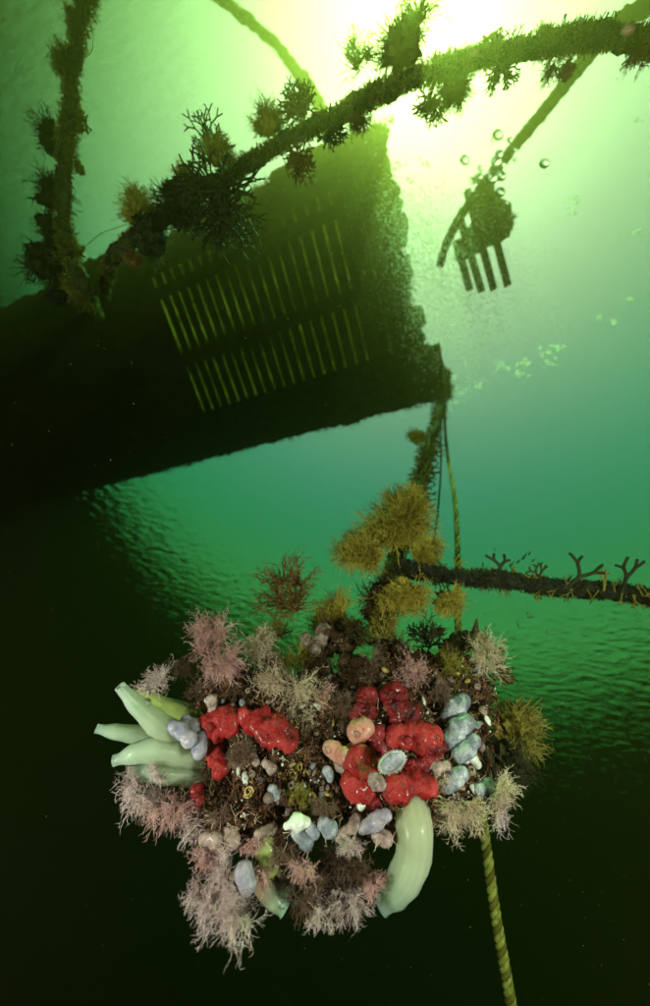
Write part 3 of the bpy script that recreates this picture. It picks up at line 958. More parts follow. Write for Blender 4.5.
# crumbs too small to count
mb = MB()
for _ in range(15000):
    a, b = random.random(), random.random()
    if noise.noise(Vector((a * 14, b * 9, 2.2))) < rnd(-0.5, 0.15):
        continue
    p = face_pt(a, b, rnd(-0.002, 0.006))
    s = rnd(0.0010, 0.0044) * rnd(0.6, 1)
    v1 = rvec() * s; v2 = rvec() * s; v3 = rvec() * s * 0.8
    mb.add([p + v1, p + v2, p + v3, p + BN * s * 1.2, p - v1 * 0.9], [(0, 1, 3), (1, 2, 3), (2, 4, 3), (4, 0, 3), (0, 2, 1)])
mb.build('crumbs', m_crumb, block, block_base, smooth=False, kind='stuff')
mb = MB()
for _ in range(1500):
    a, b = random.random(), random.random() ** 1.1
    if noise.noise(Vector((a * 11, b * 7, 9.1))) < 0.18:
        continue
    p = face_pt(a, b, rnd(0.0, 0.008))
    s = rnd(0.0006, 0.0016)
    lump(mb, p, BX * s, BY * s, BN * s, 1, 0.2, 2, rnd(0, 9))
mb.build('white_grit', m_white, block, block_base, kind='stuff')
mb = MB()
fz = MB()
for _ in range(2600):
    a, b = random.random(), random.random()
    w = noise.noise(Vector((a * 6, b * 4, 3.3)))
    if w < -0.05 and b < 0.75:
        continue
    filament(fz, face_pt(a, b, 0), (BN + rvec() * 0.9).normalized(), rnd(0.006, 0.014), 0.0005, 3, 0.6)
fz.build('short_turf', m_hydb, block, block_base, smooth=False, kind='stuff')

# countable pieces on the face share a few meshes
def piece_mesh(kind, seed):
    random.seed(seed)
    mb = MB()
    if kind == 'barnacle':
        n = 9
        rings = [(1.0, 0.0), (0.85, 0.45), (0.55, 0.85), (0.38, 0.80), (0.30, 0.35)]
        vs = []
        for (r, h) in rings:
            for i in range(n):
                a = 2 * math.pi * i / n
                k = r * (1 + 0.18 * ((i % 2) - 0.5)) * rnd(0.92, 1.08)
                vs.append((k * math.cos(a), k * math.sin(a), h * rnd(0.92, 1.06)))
        fs = []
        for j in range(len(rings) - 1):
            for i in range(n):
                fs.append((j * n + i, j * n + (i + 1) % n, (j + 1) * n + (i + 1) % n, (j + 1) * n + i))
        fs.append(tuple((len(rings) - 1) * n + i for i in range(n)))
        mb.add(vs, fs)
    elif kind == 'coil':
        n = 26
        pts = []
        for i in range(n):
            a = i * 0.42
            r = 1.0 - 0.7 * i / n
            pts.append((r * math.cos(a), r * math.sin(a), 0.25 + 0.35 * i / n))
        mb.tube(pts, [0.26 * (1 - 0.35 * i / n) for i in range(n)], 6)
    elif kind == 'mussel':
        lump(mb, (0, 0, 0.3), Vector((1.35, 0.1, 0)), Vector((0, 0.7, 0)), Vector((0, 0, 0.5)), 2, 0.08, 1.0, seed)
    else:
        lump(mb, (0, 0, 0.35), Vector((1, 0, 0)), Vector((0, 0.85, 0)), Vector((0, 0, 0.75)), 2, 0.14, 1.2, seed)
    me = bpy.data.meshes.new(kind)
    me.from_pydata(mb.v, [], mb.f)
    me.polygons.foreach_set('use_smooth', [True] * len(me.polygons))
    return me
kinds = []
for nm, kd, mt, wgt in (('barnacle', 'barnacle', m_beige, 5), ('tube_worm', 'coil', m_amber, 5), ('mussel', 'mussel', m_amber, 6), ('pale_bead', 'bead', m_pale, 6),
                        ('bluish_bead', 'bead', m_blue, 3), ('white_shell', 'mussel', m_white, 2), ('red_bead', 'bead', m_crim, 1)):
    for sd in (1, 2):
        me = piece_mesh(kd, sd)
        me.materials.append(mt)
        kinds.append((nm, me, wgt))
random.seed(21)
placed = []
tries = 0
while len(placed) < 285 and tries < 9000:
    tries += 1
    a, b = rnd(0.03, 0.97), rnd(0.02, 0.95)
    s = 0.0026 + 0.0042 * random.random() ** 1.6
    nm, me, w = random.choices(kinds, [k[2] for k in kinds])[0]
    # amber coiled worms and mussels sit mostly in the middle, pale beads near the rims
    if nm in ('tube_worm', 'mussel') and abs(a - 0.42) > 0.30 and random.random() < 0.6:
        continue
    if nm in ('pale_bead', 'bluish_bead') and 0.1 < b < 0.55 and a < 0.35 and random.random() < 0.6:
        continue
    if b > 0.8 and random.random() < 0.5:
        continue
    if noise.noise(Vector((a * 9, b * 6, 7.7))) < rnd(-0.25, 0.15):
        continue
    p = face_pt(a, b, 0.001)
    if any((p - q_).length < (s + s_) * 0.8 for q_, s_ in placed):
        continue
    placed.append((p, s))
    o = bpy.data.objects.new(nm, me)
    col.objects.link(o)
    o.parent = block
    n_ = (BN + rvec() * 0.45).normalized()
    rot = n_.to_track_quat('Z', 'Y') @ Quaternion((0, 0, 1), rnd(0, 6.28))
    o.rotation_mode = 'QUATERNION'
    o.rotation_quaternion = rot
    o.location = p + BN * rnd(0.000, 0.004) - block_base
    o.scale = (s, s * rnd(0.8, 1.1), s * rnd(0.8, 1.2))

# ------------------------------------------------------------------ sea squirts
def squirt(pts, rads, mat, label, off=0.006, open_tip=False, name='sea_squirt', cat='sea squirt', wrinkle=0.06, sides=22, group=None,
           siphon=None, raw=False, depth_tip=0.0, inner=None, flat=1.0):
    """pts are pixels on the block face (or world points when raw); rads in pixels"""
    if raw:
        path0 = [Vector(p) for p in pts]
    else:
        k = max(1, len(pts) - 1)
        path0 = [Q(x, y, off * 0.75 + depth_tip * i / k + relief(Q(x, y, 0)) * 0.8) for i, (x, y) in enumerate(pts)]
    rr0 = [px(path0[min(i, len(path0) - 1)], r) for i, r in enumerate(rads)]
    n = 26
    path = spline(path0, n)
    def rad(t):
        u = t * (len(rr0) - 1)
        i = min(int(u), len(rr0) - 2)
        w = u - i
        w = w * w * (3 - 2 * w)
        return rr0[i] * (1 - w) + rr0[i + 1] * w
    # round caps added beyond both ends (the open tip keeps its rim)
    cen, rr = [], []
    t0 = (path[1] - path[0]).normalized()
    t1 = (path[-1] - path[-2]).normalized()
    r0, r1 = rad(0), rad(1)
    for a in (82, 66, 50, 32, 15):
        cen.append(path[0] - t0 * r0 * math.sin(math.radians(a)))
        rr.append(r0 * math.cos(math.radians(a)))
    for i, p in enumerate(path):
        cen.append(p)
        rr.append(rad(i / n))
    if open_tip:
        cen += [path[-1] + t1 * r1 * k for k in (0.25, 0.45, 0.50, 0.40, -0.1, -0.7)]
        rr += [r1 * k for k in (0.98, 1.03, 0.88, 0.70, 0.60, 0.50)]
    else:
        for a in (15, 32, 50, 66, 82):
            cen.append(path[-1] + t1 * r1 * math.sin(math.radians(a)))
            rr.append(r1 * math.cos(math.radians(a)))
    mb = MB()
    mb.along = []
    nrm = t0.orthogonal().normalized()
    m = len(cen)
    sd = rnd(0, 100)
    for i in range(m):
        if i <= 5:
            tt = t0
        elif i >= 5 + n:
            tt = t1
        else:
            tt = (path[min(i - 5 + 1, n)] - path[max(i - 5 - 1, 0)]).normalized()
        nrm = (nrm - tt * nrm.dot(tt)).normalized()
        bi = tt.cross(nrm)
        for s in range(sides):
            a = 2 * math.pi * s / sides
            o = nrm * math.cos(a) + bi * math.sin(a)
            q = cen[i] + o * rr[i]
            k = 1 + wrinkle * (noise.noise(q * 75 + Vector((sd, 0, 0))) * 3.0 + 1.6 * noise.noise(q * 210 + Vector((0, sd, 0))))
            if flat != 1.0:
                fo = to_cam(q)
                o = o - fo * o.dot(fo) * (1 - flat)
                q = cen[i] + o * rr[i]
            mb.v.append(tuple(cen[i] + o * rr[i] * k))
            mb.along.append((i / (m - 1), s / sides, 0.0))
    for i in range(m - 1):
        for s in range(sides):
            a = i * sides + s
            b = i * sides + (s + 1) % sides
            mb.f.append((a, b, b + sides, a + sides))
    mb.f.append(tuple(reversed(range(sides))))
    mb.f.append(tuple((m - 1) * sides + s for s in range(sides)))
    base = path[0]
    if siphon or inner:
        root = empty(name, base, label, cat, group)
        mb.build('body', mat, root, base)
        if inner:
            ib = MB()
            ib.tube([path[3], path[10], path[18], path[-2]], [rr0[0] * 0.3, rr0[0] * 0.42, rr0[-1] * 0.4, rr0[-1] * 0.5], 10)
            ib.build('inner_tube', m_inner, root, base)
        for sp in (siphon or []):
            sb = MB()
            at, dr, L, r = sp            # fraction along, picture direction, length px, radius px
            i = int(at * n)
            p = path[i]
            d = imgdir(*dr)
            p = p + d * rad(at) * 0.7
            pr = px(p, r)
            pl = px(p, L)
            pts_ = [p, p + d * pl * 0.5, p + d * pl * 0.9, p + d * pl, p + d * pl * 0.92, p + d * pl * 0.5]
            sb.tube(pts_, [pr * 1.25, pr * 1.0, pr * 0.95, pr * 0.8, pr * 0.6, pr * 0.45], 12)
            sb.build('siphon', mat, root, base)
        return root
    return mb.build(name, mat, base=base, label=label, cat=cat, group=group)

random.seed(33)
E3 = 0.45
# five pale tubes at the left
squirt([P(208, 742, .50), P(178, 735, .475), P(158, 724, .455), P(138, 706, .44), P(121, 688, .43)], [10, 12, 11, 8.5, 5], m_tube, 'long pale green tube sea squirt pointing up left, topmost in front of the left bunch', raw=True, open_tip=True, wrinkle=0.03, siphon=[(0.72, (0.6, -1, 0), 6, 3.5)])
squirt([P(215, 728, .53), P(182, 714, .52), P(158, 703, .51), P(140, 692, .50)], [12, 10.5, 7.5, 4.5], m_tubey, 'yellow green tube sea squirt half hidden behind the topmost pale tube', raw=True, open_tip=True, wrinkle=0.03)
squirt([P(200, 744, .52), P(170, 742, .50), P(145, 736, .485), P(119, 732, .47), P(98, 729, .46)], [9, 10.5, 9, 7, 4.2], m_tube, 'slender pale green tube sea squirt pointing level to the far left', raw=True, open_tip=True, wrinkle=0.03)
squirt([P(208, 760, .49), P(185, 756, .47), P(160, 750, .455), P(136, 753, .445), P(116, 760, .44)], [10, 13, 13, 10, 5], m_tube, 'broad pale green tube sea squirt below the slender one, bending down left', raw=True, open_tip=True, wrinkle=0.03, siphon=[(0.7, (-0.5, -1, 0), 3, 4)])
squirt([P(212, 782, .48), P(190, 776, .465), P(165, 773, .45), P(145, 772, .445), P(130, 772, .44)], [8, 9.5, 9.5, 8, 4.5], m_tube, 'bluish pale tube sea squirt lowest of the left bunch', raw=True, open_tip=True, wrinkle=0.03)
# big tube at the bottom
squirt([P(411, 812, .425), P(414, 828, .412), P(414, 850, .405), P(407, 872, .40), P(395, 890, .40), P(384, 900, .40)], [19, 18.5, 17, 16.5, 14, 10.5], m_tube, 'large thick pale green tube sea squirt curving down under the right side of the block', raw=True, open_tip=True, wrinkle=0.025, sides=32, siphon=[(0.86, (-1, 0.15, 0.1), 8, 5.5)])
squirt([P(262, 878, .45), P(270, 893, .44), P(282, 907, .435)], [11, 10, 7.5], m_tubeb, 'brownish sea squirt with a teal open tip hanging at the bottom left', raw=True, open_tip=True, wrinkle=0.06)
squirt([P(276, 872, .46), P(285, 888, .455), P(295, 901, .45)], [9, 8, 5.5], m_tubeb, 'smaller brownish sea squirt with open tip, right of its larger twin at the bottom', raw=True, open_tip=True, wrinkle=0.06)

R = [
 ([(214, 724), (228, 722)], [15, 13], m_red, 'rounded bright red sea squirt at the left end of the block face', .012, [(0.1, (-.2, -.3, 1), 5, 4)]),
 ([(244, 716), (256, 722), (274, 733), (288, 740)], [9, 13, 15, 11], m_red, 'long bright red sea squirt slanting down right from the rounded red one', .014, None),
 ([(214, 752), (220, 768)], [8, 9], m_red, 'small red sea squirt below the rounded red one, left of the fuzzy tuft', .012, None),
 ([(197, 790), (199, 800)], [6.5, 6.5], m_crim, 'tiny dark crimson sea squirt on the left edge of the block', .010, None),
 ([(366, 697), (364, 716)], [11, 13], m_crim, 'dark crimson sea squirt at the top left of the right red cluster', .010, None),
 ([(392, 694), (399, 706), (410, 722)], [11, 13, 11], m_crim, 'knobbly crimson sea squirt at the top right of the red cluster', .012, [(0.05, (-.2, -.6, 1), 4, 4)]),
 ([(396, 737), (414, 737), (432, 736)], [11, 13.5, 11], m_red, 'plump red sea squirt lying level in the middle right of the cluster', .020, [(0.3, (0, -.3, 1), 4, 3.5), (1.0, (.5, -.2, 1), 4, 3.5)]),
 ([(412, 766), (426, 760), (437, 746)], [9, 11.5, 10], m_crim, 'curved crimson sea squirt tucked under the plump level one', .012, [(0.0, (-1, .2, .6), 4, 4)]),
 ([(378, 737), (383, 748)], [11, 10], m_crim, 'small crimson sea squirt in the centre of the cluster', .018, None),
 ([(357, 762), (368, 768)], [14, 13], m_red, 'red sea squirt below the centre of the cluster beside the salmon one', .012, None),
 ([(352, 784), (368, 790)], [12, 13], m_red, 'red sea squirt at the bottom left of the cluster', .012, None),
 ([(394, 790), (408, 787), (426, 786)], [12, 14, 12], m_red, 'fat red sea squirt lying level at the bottom of the cluster', .018, [(0.0, (-.8, 0, .7), 4, 4.5)]),
 ([(370, 797), (374, 801)], [9, 8], m_crim, 'small deep red sea squirt under the bottom left one', .010, None),
 ([(358, 731), (364, 729)], [11.5, 11], m_pink, 'round salmon pink sea squirt left of the red cluster', .022, [(0.0, (-.3, -.2, 1), 3, 3)]),
 ([(330, 748), (338, 753), (346, 758)], [7.5, 8, 8], m_pink, 'small oblong salmon pink sea squirt lower left of the round pink one', .020, [(0.0, (-.6, -.2, 1), 3, 3)]),
 ([(352, 752), (358, 757)], [8, 8], m_tan, 'orange tan lump between the two salmon pink sea squirts and the red cluster', .008, None),
 ([(374, 779), (381, 784)], [7, 6.5], m_pale, 'small pale pink sea squirt among the lower reds', .026, None),
 ([(448, 716), (455, 709), (463, 701)], [8, 10, 8], m_blue, 'topmost of the grey blue sea squirts right of the red cluster', .014, None),
 ([(449, 741), (458, 731), (467, 722)], [8.5, 10.5, 8], m_blue, 'second grey blue sea squirt from the top, largest of the right column', .014, None),
 ([(459, 755), (467, 748), (474, 741)], [7, 8.5, 7], m_blue, 'third grey blue sea squirt from the top in the right column', .016, None),
 ([(447, 786), (455, 779), (462, 773)], [6.5, 8, 6.5], m_blue, 'fourth grey blue sea squirt from the top, below the white crust', .012, None),
 ([(479, 789), (489, 785)], [6.5, 6.5], m_blue, 'dim grey blue sea squirt at the lower right corner of the block', .008, None),
 ([(200, 729), (200, 740), (199, 752)], [6.5, 8, 7], m_lilac, 'upright lilac blue sea squirt between the pale tubes and the reds', .022, None),
 ([(190, 740), (181, 732), (173, 726)], [7, 7.5, 6], m_lilac, 'greyish lilac sea squirt lying across the bases of the pale tubes', .040, None),
 ([(196, 728), (186, 721)], [7, 6], m_lilac, 'small greyish lilac sea squirt above the one lying on the tube bases', .030, None),
 ([(212, 700), (213, 706)], [6, 6], m_pale, 'small pale sea squirt on the dark upper left corner of the block', .012, None),
 ([(286, 826), (297, 822), (307, 822)], [3, 8, 4], m_white, 'bright cream white shell at the lower edge of the block', .020, None),
 ([(258, 834), (272, 829)], [4.5, 5.5], m_pale, 'pale pinkish sea squirt on the lower edge left of the white shell', .008, None),
 ([(205, 838), (215, 841)], [6, 7.5], m_pale, 'pale pink sea squirt at the bottom left corner of the block', .012, None),
 ([(296, 833), (306, 842)], [5.5, 7.5], m_blue, 'bluish white sea squirt hanging just under the white shell', .012, None),
 ([(310, 828), (314, 833)], [5, 6], m_blue, 'pale blue sea squirt right of the white shell', .014, None),
 ([(324, 823), (330, 829)], [6.5, 8], m_blue, 'round pale blue sea squirt on the lower edge, middle of the block', .014, None),
 ([(340, 836), (349, 828), (358, 822)], [6, 6, 6], m_pale, 'slender pale pink sea squirt on the lower edge left of the big tube', .010, None),
 ([(362, 829), (374, 822), (386, 816)], [5, 7.5, 6], m_lilac, 'pale lilac sea squirt pressed against the big tube', .010, None),
 ([(376, 836), (386, 839)], [5, 7], m_pale, 'pinkish sea squirt behind the top of the big tube', -.002, None),
 ([(361, 803), (361, 805)], [5, 5], m_white, 'small white bead below the bottom left red sea squirt', .014, None),
 ([(327, 771), (330, 777)], [5, 5], m_blue, 'small clear blue bead left of the lower reds', .014, None),
 ([(338, 766), (343, 769)], [5.5, 5], m_pale, 'small pale bead under the oblong salmon sea squirt', .014, None),
 ([(430, 766), (438, 768), (446, 766)], [4, 6, 5], m_pale, 'pale crusty knob between the reds and the grey blue column', .014, None),
 ([(472, 758), (477, 764)], [5.5, 4.5], m_white, 'white knobbly crust below the third grey blue sea squirt', .012, None),
 ([(228, 834), (234, 842)], [7, 6], m_pale, 'pale brownish pink sea squirt under the lower left edge', .000, None),
 ([(243, 872), (247, 884)], [9, 9], m_lilac, 'greyish pink sea squirt between the white hydroid bush and the brown squirts', .010, None),
 ([(264, 848), (270, 866)], [10, 9], m_tubey, 'dull olive sea squirt hanging under the block left of middle', -.010, None),
 ([(252, 756), (256, 762)], [4, 4], m_pale, 'tiny pale bead under the fuzzy brown tuft', .010, None),
 ([(266, 764), (272, 768)], [5, 5], m_pale, 'small pale oblong bead right of the fuzzy brown tuft', .010, None),
 ([(272, 790), (276, 796)], [5, 4.5], m_blue, 'small glassy blue grey bead on the brown patch', .010, None),
 ([(320, 640), (324, 629)], [7, 6], m_pale, 'greyish white flap like sea squirt at the very top of the block', -.004, None),
 ([(306, 638), (314, 650)], [6, 7], m_pale, 'pinkish tan sea squirt at the top left of the white flap', .000, None),
]
for pts, rads, mat, lab, off, sip in R:
    squirt(pts, rads, mat, lab, off, siphon=sip, wrinkle=0.17 if mat in (m_red, m_crim, m_tan, m_pale) else 0.09, flat=0.7,
           name='shell' if 'shell' in lab else 'sea_squirt', cat='shell' if 'shell' in lab else 'sea squirt')

random.seed(91)
mb = MB()
for (x0, y0, x1, y1, n) in ((350, 690, 445, 800, 170), (205, 712, 300, 770, 90), (445, 700, 480, 790, 60), (200, 815, 400, 850, 110)):
    for _ in range(n):
        x, y = rnd(x0, x1), rnd(y0, y1)
        p = Q(x, y, 0)
        p = Q(x, y, 0.008 + relief(p))
        filament(mb, p, (BN * 0.6 + rvec()).normalized(), rnd(0.006, 0.016), 0.00045, 3, 0.8)
mb.build('thread_growth', m_hydc, block, block_base, smooth=False, kind='stuff')

# frilled oval slug on the reds
c = Q(392, 762, 0.045)
root = empty('sea_slug', c, 'grey oval sea slug with a frilled pale edge lying on the red cluster', 'sea slug')
mb = MB()
u1 = (AXR * 0.83 + AXU * 0.56).normalized(); u2 = AXB.cross(u1)
lump(mb, c, u1 * px(c, 13), u2 * px(c, 8.5), AXB * px(c, 4), 4, 0.03, 2, 3, 0.03)
mb.build('body', m_blue, root, c)
mb = MB()
for i in range(90):
    a = 2 * math.pi * i / 90
    e = c + u1 * math.cos(a) * px(c, 12.5) + u2 * math.sin(a) * px(c, 8)
    filament(mb, e, (u1 * math.cos(a) + u2 * math.sin(a) * 1.3 + AXB * 0.25).normalized(), px(c, rnd(2.5, 4.5)), px(c, 0.5), 2, 0.2)
mb.build('frill', m_white, root, c, kind='stuff')

# ------------------------------------------------------------------ hydroid bushes on the block
random.seed(71)
def hyd(x, y, R, off, mat, label, axis, dense=1.0, kind='hydroid', squash=None, name='hydroid_tuft', cat='hydroid'):
    c = Q(x, y, off)
    return weed(x, y, R, depth_of(c), kind, mat, label, axis, dense, name, cat, squash=squash)
hyd(214, 640, 29, .01, m_hyd, 'large pinkish hydroid bush at the upper left corner of the block', (-.3, -.5, .5), 1.7)
hyd(228, 658, 27, .02, m_hyd, 'pinkish hydroid bush just below the large upper left one', (0, .2, 1), 1.5)
hyd(255, 646, 22, .01, m_hydc, 'sparse cream hydroid tuft right of the large upper left bush', (.4, -.6, .5), 1.0)
hyd(288, 683, 33, .02, m_hydc, 'cream hydroid bush spread over the top middle left of the block face', (0, .2, 1), 1.9)
hyd(303, 712, 16, .012, m_hydc, 'thin cream hydroid strands hanging from the cream bush', (.1, 1, .4), 0.8)
hyd(160, 683, 19, .01, m_hydw, 'small whitish hydroid tuft alone at the far left above the pale tubes', (-.4, -.4, .4), 0.9)
hyd(186, 672, 15, .0, m_hydb, 'dim brown hydroid tuft between the small whitish tuft and the large bush', (-.3, -.5, .4), 0.8)
hyd(142, 788, 24, .0, m_hydw, 'whitish hydroid bush under the tips of the pale tubes', (-.5, .6, .2), 1.3)
hyd(172, 800, 26, .0, m_hyd, 'pinkish hydroid bush under the middle of the pale tubes', (-.3, .8, .2), 1.4)
hyd(194, 820, 22, .0, m_hydw, 'whitish hydroid bush at the lower left edge of the block', (-.3, .8, .2), 1.1)
hyd(240, 893, 34, .0, m_hydw, 'large white feathery hydroid bush at the very bottom left', (-.5, .6, .3), 2.0)
hyd(226, 862, 20, .0, m_hydw, 'smaller white hydroid tuft above the large bottom left bush', (-1, -.1, .3), 0.9)
hyd(214, 900, 27, .0, m_hydw, 'long stringy white hydroid strands reaching far left at the bottom', (-1, .25, .2), 1.0)
hyd(346, 890, 27, -.02, m_hydw, 'loose white forked hydroid hanging below the block left of the big tube', (.1, 1, .2), 0.9)
hyd(320, 870, 34, -.04, m_hydb, 'dark brown hydroid thicket under the middle of the block', (0, .7, .4), 2.0)
hyd(352, 856, 30, -.04, m_hydb, 'dark brown hydroid thicket under the block beside the big tube', (0, .7, .4), 1.7)
hyd(300, 892, 20, -.02, m_hydb, 'brown hydroid tuft beside the small brown squirts', (.2, 1, .4), 1.0)
hyd(248, 838, 15, .004, m_hyd, 'small pinkish hydroid tuft on the lower edge above the olive squirt', (0, .8, .6), 1.1)
hyd(280, 846, 17, .0, m_hydb, 'brown hydroid tuft hanging under the white shell', (0, 1, .3), 1.2)
hyd(350, 838, 15, .002, m_hydw, 'small whitish hydroid tuft between the lower edge sea squirts and the big tube', (0, .8, .6), 0.9)
hyd(218, 812, 12, .008, m_hydb, 'little brown tuft above the bottom left corner of the block', (0, .2, 1), 1.2)
hyd(322, 806, 14, .006, m_hydb, 'little brown tuft on the face above the round pale blue sea squirt', (0, .2, 1), 1.0)
hyd(300, 790, 12, .006, m_olive, 'little olive tuft low on the middle of the face', (0, .2, 1), 0.8)
hyd(440, 690, 13, .008, m_hydb, 'little brown tuft above the grey blue column', (0, .2, 1), 1.0)
hyd(318, 690, 15, .008, m_hyd, 'small pinkish tuft right of the cream bush', (.1, .2, 1), 0.8)
hyd(208, 850, 16, .0, m_hyd, 'pinkish hydroid tuft below the bottom left corner of the block', (-.4, 1, .3), 1.0)
hyd(262, 868, 17, .0, m_hyd, 'pinkish hydroid tuft behind the small brown squirts', (0, 1, .3), 1.0)
hyd(304, 862, 17, .0, m_hyd, 'pinkish hydroid tuft on the dark thicket under the bluish white squirts', (0, 1, .4), 0.9)
hyd(322, 902, 18, -.01, m_hydw, 'fine whitish strands at the lowest middle of the thicket', (-.1, 1, .3), 0.7)
hyd(374, 878, 16, -.01, m_hyd, 'pinkish strands touching the left side of the big tube', (.3, .8, .3), 0.8)
hyd(160, 770, 13, .0, m_hydw, 'small whitish tuft peeping between the two lowest pale tubes', (-.6, .5, .2), 0.6)
hyd(350, 722, 10, .006, m_hydb, 'tiny brown tuft above the round salmon squirt', (0, 0, 1), 0.8)
hyd(438, 780, 13, .008, m_hydc, 'small cream tuft between the lowest reds and the grey blue column', (0, .3, 1), 0.8)
hyd(352, 668, 22, .0, m_kelp, 'dark reddish shaggy weed at the top of the face under the large leaf', (0, -.3, .8), 1.2, 'shag', name='seaweed_tuft', cat='seaweed')
hyd(318, 664, 20, -.01, m_kelp, 'dark reddish shaggy weed behind the cream bush at the top of the block', (0, -.5, .5), 1.1, 'shag', name='seaweed_tuft', cat='seaweed')
hyd(396, 656, 18, -.01, m_kelp, 'dark reddish shaggy weed right of the foot of the rope on the block', (0, -.5, .5), 1.1, 'shag', name='seaweed_tuft', cat='seaweed')
hyd(350, 632, 20, -.02, m_leafg, 'olive brown shaggy weed behind the white flap at the top of the block', (0, -.5, .5), 1.1, 'shag', name='seaweed_tuft', cat='seaweed')
hyd(272, 664, 18, -.01, m_hydb, 'brown hydroid tuft in the gap between the pink and cream bushes', (0, -.4, .6), 1.2)
hyd(200, 690, 16, .0, m_hydb, 'brown hydroid tuft over the dark upper left edge of the face', (-.2, -.2, .8), 1.0)
hyd(457, 806, 27, .01, m_hydc, 'cream hydroid bush at the lower right, next to the big tube', (-.1, .5, .8), 1.5)
hyd(492, 797, 24, .01, m_hydc, 'cream hydroid bush at the lower right corner reaching right', (.7, .4, .5), 1.3)
hyd(500, 808, 16, .0, m_hydw, 'sparse pale strands under the lower right hydroid bush', (.6, .8, .2), 0.5)
hyd(412, 674, 20, .012, m_hyd, 'thin pinkish hydroid tuft above the red cluster', (0, 0, 1), 0.8)
hyd(486, 656, 24, .012, m_hydc, 'cream hydroid fan at the upper right of the block', (.1, -.2, .9), 1.0)
hyd(243, 749, 15, .022, m_hydb, 'dense fuzzy brown tuft below the red sea squirts', (.2, .5, 1), 2.0, 'pom')
hyd(363, 767, 8, .03, m_rust, 'tiny orange star shaped tuft on the lower reds', (0, 0, 1), 0.3)
hyd(510, 728, 34, -.05, m_olive, 'dim olive bushy weed behind the right end of the block', (.8, -.1, 0), 1.5, 'pom', name='seaweed_tuft', cat='seaweed')
hyd(500, 757, 26, -.05, m_dark, 'dark bushy weed behind the lower right end of the block', (.8, .3, 0), 1.4, 'pom', name='seaweed_tuft', cat='seaweed')
hyd(428, 642, 22, -.02, m_dark, 'black forked weed on top of the block right of the rope', (0, -1, .1), 0.8, 'antler', name='seaweed_tuft', cat='seaweed')
hyd(300, 660, 24, -.02, m_olive, 'olive weed tuft behind the cream bush at the top of the block', (0, -1, .1), 1.2, 'wisp', name='seaweed_tuft', cat='seaweed')
hyd(372, 664, 22, .0, m_hydb, 'brown tangled tuft at the top middle of the block face', (0, -.2, 1), 1.2)
hyd(452, 668, 22, .0, m_olive, 'olive green tuft at the top right of the block face', (0, -.2, 1), 1.0)
hyd(340, 700, 16, .004, m_hydb, 'brown tuft on the block face left of the crimson sea squirts', (0, 0, 1), 1.0)

# leafy dark weed along the top right
def leaf_clump(pts, r, mat, label, n=26, leaf=1.0):
    base = Q(*pts[0], -0.02)
    root_pts = spline([Q(x, y, -0.02) for x, y in pts], 20)
    mb = MB()
    for _ in range(n):
        p = random.choice(root_pts) + rvec() * px(base, r * 0.5)
        d = rvec()
        s = perp(d)
        L = px(base, r) * rnd(0.6, 1.2) * leaf
        W = L * rnd(0.35, 0.6)
        k = 6
        vs, fs = [], []
        up = d.cross(s)
        th = 0.0008
        for side_ in (1, -1):
            for i in range(k + 1):
                a = i / k
                w = W * math.sin(math.pi * (0.08 + 0.86 * a)) * (1 + 0.25 * math.sin(a * 15 + d.x * 9))
                bend = up * (L * 0.5 * a * a * (0.4 + d.z)) + up * th * side_
                for j in (-1, 0, 1):
                    vs.append(p + d * L * a + s * w * j * 0.5 + bend + up * (abs(j) * W * 0.12 * math.sin(a * 9 + j)))
        m_ = (k + 1) * 3
        for i in range(k):
            for j in range(2):
                q = (i * 3 + j, i * 3 + j + 1, (i + 1) * 3 + j + 1, (i + 1) * 3 + j)
                fs.append(q)
                fs.append(tuple(x + m_ for x in reversed(q)))
            for j0 in (0, 2):
                q = (i * 3 + j0, (i + 1) * 3 + j0, (i + 1) * 3 + j0 + m_, i * 3 + j0 + m_)
                fs.append(q if j0 == 0 else q[::-1])
        mb.add(vs, fs)
    for i in range(0, 20, 3):
        lump(mb, root_pts[i], AXR * px(base, r * .5), AXU * px(base, r * .5), AXB * px(base, r * .5), 3, 0.35, 2.2, i, 0.1)
    return mb.build('leafy_weed', mat, base=base, label=label, cat='seaweed')
random.seed(8)
leaf_clump([(448, 650), (462, 640), (478, 641)], 15, m_leafg, 'crumpled olive brown leafy weed on the top right of the block')
leaf_clump([(482, 640), (496, 652), (502, 668), (510, 682)], 10, m_leafg, 'drooping arm of dark leafy weed hanging off the top right corner', 24)
leaf_clump([(345, 650), (338, 640), (350, 628)], 15, m_kelp, 'large dark reddish brown leaf on top of the block beside the rope', 12, 1.8)
leaf_clump([(388, 655), (380, 640)], 12, m_kelp, 'dark brown crumpled weed at the foot of the rope on the block', 16)
leaf_clump([(235, 672), (262, 676)], 10, m_kelp, 'dark brown weed in the shadow under the upper left hydroids', 16)
leaf_clump([(420, 655), (435, 660)], 9, m_leafg, 'low brown leafy weed along the top edge right of the rope', 16)
leaf_clump([(470, 690), (486, 705)], 9, m_leafg, 'dark leafy weed at the right end of the block face', 16)

